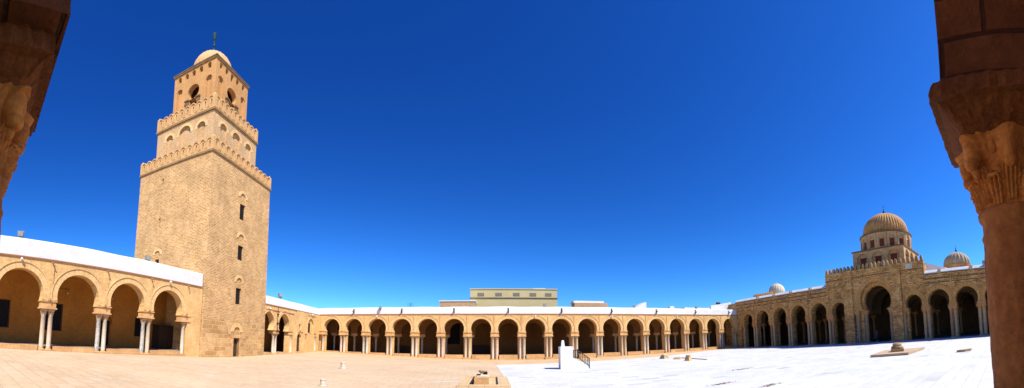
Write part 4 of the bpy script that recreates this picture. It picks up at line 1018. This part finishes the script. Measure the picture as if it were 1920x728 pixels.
def grit(cx, cy, w, d, n, seed):
    rnd = random.Random(seed); mb = MB()
    for k in range(n):
        x = cx + rnd.gauss(0, w); y = cy + rnd.gauss(0, d); s = rnd.uniform(.015, .06); h = rnd.uniform(.004, .014); a = rnd.uniform(0, 3)
        c_, s_ = math.cos(a)*s, math.sin(a)*s*.6
        mb.add([(x+c_, y+s_, .009), (x-s_, y+c_, .009), (x-c_, y-s_, .009), (x+s_, y-c_, .009), (x, y, .009+h)], [(0,1,4),(1,2,4),(2,3,4),(3,0,4)])
    o = mb.build('grit', M['rust']); o['kind'] = 'stuff'; o['label'] = 'scatter of rusty grit on the marble'
grit(13.1, 14.0, .45, .13, 130, 1); grit(8.6, 10.4, .3, .09, 110, 2); grit(9.2, 8.3, .3, .08, 110, 3)

# ------------------------------------------------------------------ floodlights on the parapets
def flood_proto():
    rt = bpy.data.objects.new('floodlight', None); COL.objects.link(rt)
    mb = MB(); mb.box(-.03, .03, -.03, .03, 0, .22); mb.box(-.16, .16, -.02, .02, .18, .22); mb.box(-.17, -.14, -.03, .03, .2, .42); mb.box(.14, .17, -.03, .03, .2, .42); mb.build('bracket', M['iron'], rt)
    mb = MB(); mb.frustum(Frame((0,0),(1,0),(0,-1)), 0, .0, .26, .60, .16, .2, .10, .14); h = mb.build('housing', M['alu'], rt)
    mb = MB(); mb.box(-.15, .15, -.16, -.135, .30, .55); mb.build('glass', M['floodglass'], rt)
    return rt
def copy_tree(o, parent=None):
    c = o.copy(); COL.objects.link(c); c.parent = parent
    for ch in [x for x in o.children]: copy_tree(ch, c)
    return c
GF = 'floodlights along the parapets'
fl = [(FN.p(2.45, 7.55, OFF+.2), 1.35, 1.15, 'grey floodlight on the white parapet at the left end of the near gallery'),
      (FN.p(12.9, 7.55, OFF+.2), 1.35, 1.1, 'grey floodlight on the white parapet just left of the brick tower'),
      (FN.p(33.3, 7.15, OFF+.2), 1.1, 1.3, 'tilted floodlight on the white parapet just right of the brick tower'),
      (FE.p(-16.1, 6.75, -.3), 0, 1.0, 'floodlight hanging over the far white parapet, left of the olive building'),
      (FE.p(7.3, 7.05, .2), 0, 1.15, 'square floodlight on the far parapet in front of the olive building'),
      (FE.p(21.0, 7.05, .2), 0, 1.0, 'floodlight on the far parapet beside the white roof stub'),
      (FE.p(32.6, 7.05, .2), 0, 1.1, 'floodlight on the far parapet near the corner with the domed hall'),
      (FS.p(28.9, 10.35, .5), -1.57, 1.5, 'white floodlight among the battlements over the portal'),
      (FS.p(12.0, 8.9, 6.5), -1.57, 2.0, 'small grey floodlight beside the pale dome behind the hall'),
      (FS.p(42.7, 8.85, .3), -1.57, 1.35, 'floodlight on the hall parapet next to the dark right column')]
fp = flood_proto()
for i, (p, rz, sc, lab) in enumerate(fl):
    o = fp if i == 0 else copy_tree(fp)
    o.location = p - Vector((0, 0, .16*sc)); o.rotation_euler = (0, 0, rz); o.scale = (sc,)*3
    o['label'] = lab; o['category'] = 'floodlight'; o['group'] = GF
# small white wall lamps
def lamp_proto():
    rt = bpy.data.objects.new('wall_lamp', None); COL.objects.link(rt)
    mb = MB(); mb.tube((0,.12,.06), (0,-.16,.02), .018); mb.build('arm', M['iron'], rt)
    mb = MB(); mb.lathe([(.03, -.11), (.09, -.07), (.11, 0), (.08, .06), (.04, .09)], c=(0,-.2,0), n=12); mb.build('globe', M['lampglass'], rt, smooth=True)
    return rt
GL = 'small globe lamps fixed above arches'
lampsL = [(FN.p(2.62, 6.12, OFF), 1.47+PI/2-1.47*0, 'white globe lamp above the leftmost near arch'),
      (FN.p(15.2, 6.2, OFF), 1.47, 'white globe lamp above the arch touching the brick tower'),
      (FN.p(30.6, 5.5, OFF), 1.47, 'white globe lamp above the first pointed arch right of the tower'),
      (FN.p(42.3, 5.75, OFF), 1.47, 'white globe lamp above the blind arch in the corner'),
      (FE.p(X0+2.5*pE, 5.75, 0), 0, 'white globe lamp above the third arch of the far gallery'),
      (FE.p(X0+8.5*pE, 5.75, 0), 0, 'white globe lamp above the ninth arch of the far gallery'),
      (FE.p(X0+11.5*pE, 5.75, 0), 0, 'white globe lamp above the twelfth arch of the far gallery'),
      (FE.p(X0+14.5*pE, 5.75, 0), 0, 'white globe lamp above the fifteenth arch of the far gallery')]
lp = lamp_proto()
for i, (p, rz, lab) in enumerate(lampsL):
    o = lp if i == 0 else copy_tree(lp)
    o.location = p; o.rotation_euler = (0, 0, PI/2-.103 if p.x < -20 and p.y < 44.5 else 0); o['label'] = lab; o['category'] = 'lamp'; o['group'] = GL
# hanging lanterns on arms inside the near gallery
for s, lab in ((7.6, 'thin iron lamp arm seen through the second near arch'), (11.9, 'thin iron lamp arm seen through the third near arch')):
    rt = empty('lamp_bracket', FN.p(s, 4.9, OFF+4.45), lab, 'lamp arm', 'lamp arms on the back wall of the near gallery')
    mb = MB(); mb.tube((0,0,0), (.5, .0, .02), .02); mb.tube((.5,-1.0,0), (.5,.3,.05), .022); mb.tube((.5,.1,0.05), (.5,.1,-.25), .014); mb.build('arm', M['iron'], rt)
    mb = MB(); mb.lathe([(.02, -.42), (.06, -.38), (.05, -.3)], c=(.5, .1, 0.03), n=8); mb.build('bulb', M['lampglass'], rt)

# ================================================================== BUILDINGS BEHIND THE FAR GALLERY
ob = empty('building', (0,0,0), 'flat-roofed olive building with lattice vents above the far gallery', 'building')
Y1 = 62
mb = MB(); mb.box(-4.3, 12.45, Y1, Y1+14, 0, 12.4); mb.build('wall', M['olive'], ob)
mb = MB(); mb.box(-4.45, 12.6, Y1-.12, Y1+14.1, 10.68, 10.82); mb.build('string_course', M['olive_d'], ob)
mb = MB(); mb.box(-4.4, 12.55, Y1-.1, Y1+14.1, 12.4, 12.58); mb.build('roof_slab', M['olive'], ob)
mb = MB(); mb.box(7.8, 10.2, Y1+.5, Y1+3, 12.58, 12.75); mb.build('roof_box', M['white'], ob)
for x in (-2.3, 1.1, 4.5, 7.7, 10.7):
    mb = MB(); mb.box(x-.64, x+.64, Y1-.02, Y1+.1, 11.05, 11.72); mb.build('vent', M['lattice'], ob)
tb = empty('building', (0,0,0), 'low tan block building with pale coping in front of the olive building', 'building')
mb = MB(); mb.box(-9.5, -3.1, 57.5, 64, 0, 9.5); mb.build('wall', M['tanbld'], tb)
mb = MB(); mb.box(-9.6, -3.0, 57.4, 64, 9.5, 9.68); mb.build('coping', M['white'], tb)
mb = MB(); 
for x in (-9.1, -4.0): mb = MB(); mb.box(x, x+.12, 57.1, 57.5, 8.5, 8.6); mb.build('spout', M['iron'], tb)
sb_ = empty('building', (0,0,0), 'small brown block building with white roof slab right of the olive building', 'building')
mb = MB(); mb.box(14.8, 21.2, 57.6, 60, 0, 9.35); mb.build('wall', M['tanbld'], sb_)
mb = MB(); mb.box(14.7, 20.6, 57.9, 60.2, 9.35, 9.75); mb.build('roof_slab', M['white'], sb_)
rs = MB(); rs.panel(Frame((0, 56), (1,0), (0,-1)), [(24.9, 0), (28.6, 0), (28.6, 9.45), (28.2, 9.45), (26.6, 8.5), (24.9, 8.2)], [], 2.4)
tag(rs.build('roof_stub', M['white']), 'white sloping stairhead rising above the far parapet beside a floodlight', 'stairhead')
rs = MB(); rs.box(33.0, 34.0, 54.5, 55.5, 7, 8.5); rs.box(33.15, 33.85, 54.6, 55.4, 8.5, 8.62)
tag(rs.build('roof_box', M['white']), 'tiny white box on the roof beyond the far gallery', 'roof box')
rs = MB(); rs.box(35.8, 42.5, 53.5, 60, 0, 8.3)
tag(rs.build('low_building', M['white']), 'low white wall line behind the right end of the far gallery', 'building')
rs = MB(); rs.tube((-16.4+1.9, 56, 7), (-14.5, 56, 9.2), .03); 
for k in range(4): rs.tube((-15.1, 56-.0, 8.4+.22*k), (-13.9, 56, 8.4+.22*k), .018, 5)
tag(rs.build('antenna', M['iron']), 'thin television aerial above the far gallery left of the tan building', 'antenna')

# ================================================================== PEOPLE
def skin_mesh(name, pts, edges, radii, mat, parent, sub=2):
    me = bpy.data.meshes.new(name); me.from_pydata(pts, edges, []); o = bpy.data.objects.new(name, me); COL.objects.link(o)
    o.modifiers.new('s', 'SKIN'); 
    for i, r in enumerate(radii): me.skin_vertices[0].data[i].radius = (r, r) if not isinstance(r, tuple) else r
    me.skin_vertices[0].data[0].use_root = True
    sm = o.modifiers.new('u', 'SUBSURF'); sm.levels = sub; sm.render_levels = sub
    dg = bpy.context.evaluated_depsgraph_get(); m2 = bpy.data.meshes.new_from_object(o.evaluated_get(dg)); 
    bpy.data.objects.remove(o); m2.materials.clear(); m2.materials.append(mat)
    for p in m2.polygons: p.use_smooth = True
    r_ = bpy.data.objects.new(name, m2); COL.objects.link(r_); r_.parent = parent; return r_
def person(loc, rz, label, shirt, stride, scale=1.0, arm=(.12, -.12)):
    rt = empty('person', loc, label, 'person', None, rz); rt.scale = (scale,)*3
    # faces +y ; x = right
    st = stride
    J = {'pel': (0,0,.95), 'chest': (0,.02,1.28), 'neck': (0,.02,1.47), 'head': (0,.04,1.60), 'top': (0,.03,1.72),
         'hL': (-.10,0,.90), 'kL': (-.11, st*.5, .50), 'aL': (-.11, st*.55-.05, .09), 'tL': (-.11, st*.55+.12, .04),
         'hR': (.10,0,.90), 'kR': (.11, -st*.15, .50), 'aR': (.11, -st*.7, .11+abs(st)*.08), 'tR': (.11, -st*.7+.13, .05),
         'sL': (-.19,.01,1.40), 'eL': (-.25, arm[0]*.5, 1.13), 'wL': (-.25, arm[0]+.06, .90), 'sR': (.19,.01,1.40), 'eR': (.25, arm[1]*.5, 1.13), 'wR': (.25, arm[1]+.06, .90)}
    names = list(J); ix = {n: i for i, n in enumerate(names)}
    E_ = [('pel','chest'),('chest','neck'),('neck','head'),('head','top'),('pel','hL'),('hL','kL'),('kL','aL'),('aL','tL'),('pel','hR'),('hR','kR'),('kR','aR'),('aR','tR'),('neck','sL'),('sL','eL'),('eL','wL'),('neck','sR'),('sR','eR'),('eR','wR')]
    Rd = {'pel': (.13,.10), 'chest': (.15,.10), 'neck': .055, 'head': (.085,.10), 'top': .06, 'hL': .085, 'kL': .058, 'aL': .042, 'tL': .035, 'hR': .085, 'kR': .058, 'aR': .042, 'tR': .035, 'sL': .055, 'eL': .04, 'wL': .028, 'sR': .055, 'eR': .04, 'wR': .028}
    pts = [J[n] for n in names]; ed = [(ix[a], ix[b]) for a, b in E_]; rad = [Rd[n] for n in names]
    # hands with fingers
    for w, sx in (('wL', -1), ('wR', 1)):
        x, y, z = J[w]; pi = len(pts); pts.append((x, y+.01, z-.08)); rad.append(.026); ed.append((ix[w], pi))
        for f, (dx_, ln) in enumerate(((-.02,.06), (-.007,.07), (.007,.068), (.02,.055))):
            k = len(pts); pts.append((x, y+.01+dx_, z-.08-ln)); rad.append(.009); ed.append((pi, k))
        k = len(pts); pts.append((x-sx*.01, y+.05, z-.1)); rad.append(.010); ed.append((pi, k))
    skin_mesh('body', pts, ed, rad, M['skin'], rt)
    def part(nm, ns, es, grow, mat):
        q = {n: i for i, n in enumerate(ns)}
        skin_mesh(nm, [J[n] for n in ns], [(q[a], q[b]) for a, b in es], [tuple(v+grow for v in Rd[n]) if isinstance(Rd[n], tuple) else Rd[n]+grow for n in ns], mat, rt)
    J['eL2'] = tuple((a+b)/2 for a, b in zip(J['sL'], J['eL'])); J['eR2'] = tuple((a+b)/2 for a, b in zip(J['sR'], J['eR'])); Rd['eL2'] = Rd['eR2'] = .05
    part('shirt', ['chest','pel','neck','sL','sR','eL2','eR2'], [('chest','pel'),('chest','neck'),('neck','sL'),('neck','sR'),('sL','eL2'),('sR','eR2')], .022, shirt)
    part('trousers', ['pel','hL','kL','aL','hR','kR','aR'], [('pel','hL'),('hL','kL'),('kL','aL'),('pel','hR'),('hR','kR'),('kR','aR')], .02, M['jeans'])
    mb = MB(); mb.lathe([(.06,-.02),(.103,.0),(.108,.05),(.09,.1),(.04,.135),(.005,.14)], c=(0,.015,1.60), n=16); mb.build('hair', M['hair'], rt, smooth=True)
    for a, n in (('aL','tL'), ('aR','tR')):
        x, y, z = J[a]; mb = MB(); mb.box(x-.05, x+.05, y-.07, y+.19, z-.09, z-.005); mb.build('shoe', M['shoe'], rt)
    return rt
person((36.2, 17.95, .01), -2.2, 'walking visitor in dark navy top and jeans in the shade left of the portal', M['shirt_dark'], .42, .97)
person((42.6, 17.95, .03), .6, 'visitor in blue top and jeans standing inside the portal arch between the speckled columns', M['shirt_blue'], .06, .98)

# ================================================================== LIGHT
SUNV = Vector((.60, -.54, 1.0)).normalized()
el = math.asin(SUNV.z)
sl = bpy.data.lights.new('sun', 'SUN'); so = bpy.data.objects.new('sun', sl); COL.objects.link(so)
sl.energy = 4.6; sl.angle = R(.53); sl.color = (1.0, .945, .85)
so.rotation_euler = SUNV.to_track_quat('Z', 'Y').to_euler()
w = bpy.data.worlds.new('World'); SC.world = w; w.use_nodes = True; nt = w.node_tree
bg = nt.nodes['Background']
SKYG = ((2.06, 8.0), (1.60, 10.5), (1.33, 14.2))
sky = nt.nodes.new('ShaderNodeTexSky'); sky.sky_type = 'NISHITA'; sky.sun_disc = False
sky.sun_elevation = el; sky.sun_rotation = math.atan2(SUNV.x, SUNV.y)
sky.altitude = 50; sky.air_density = 1.0; sky.dust_density = .3; sky.ozone_density = 3.0
# deepen the clear sky: per-channel contrast of the Nishita colour
sep = nt.nodes.new('ShaderNodeSeparateColor'); cmb = nt.nodes.new('ShaderNodeCombineColor')
nt.links.new(sky.outputs[0], sep.inputs[0])
for k, (g, kk) in enumerate(SKYG):
    a = nt.nodes.new('ShaderNodeMath'); a.operation = 'MULTIPLY'; a.inputs[1].default_value = .1; nt.links.new(sep.outputs[k], a.inputs[0])
    p = nt.nodes.new('ShaderNodeMath'); p.operation = 'POWER'; p.inputs[1].default_value = g; nt.links.new(a.outputs[0], p.inputs[0])
    b2 = nt.nodes.new('ShaderNodeMath'); b2.operation = 'MULTIPLY'; b2.inputs[1].default_value = kk; nt.links.new(p.outputs[0], b2.inputs[0])
    nt.links.new(b2.outputs[0], cmb.inputs[k])
nt.links.new(cmb.outputs[0], bg.inputs['Color'])
bg.inputs['Strength'].default_value = .10
SC.view_settings.view_transform = 'Standard'; SC.view_settings.look = 'None'; SC.view_settings.exposure = .74; SC.view_settings.gamma = 1
SC.view_settings.use_curve_mapping = False
SC.render.engine = 'CYCLES'; SC.cycles.use_denoising = True; SC.cycles.max_bounces = 8; SC.cycles.diffuse_bounces = 3
SC.cycles.use_adaptive_sampling = True
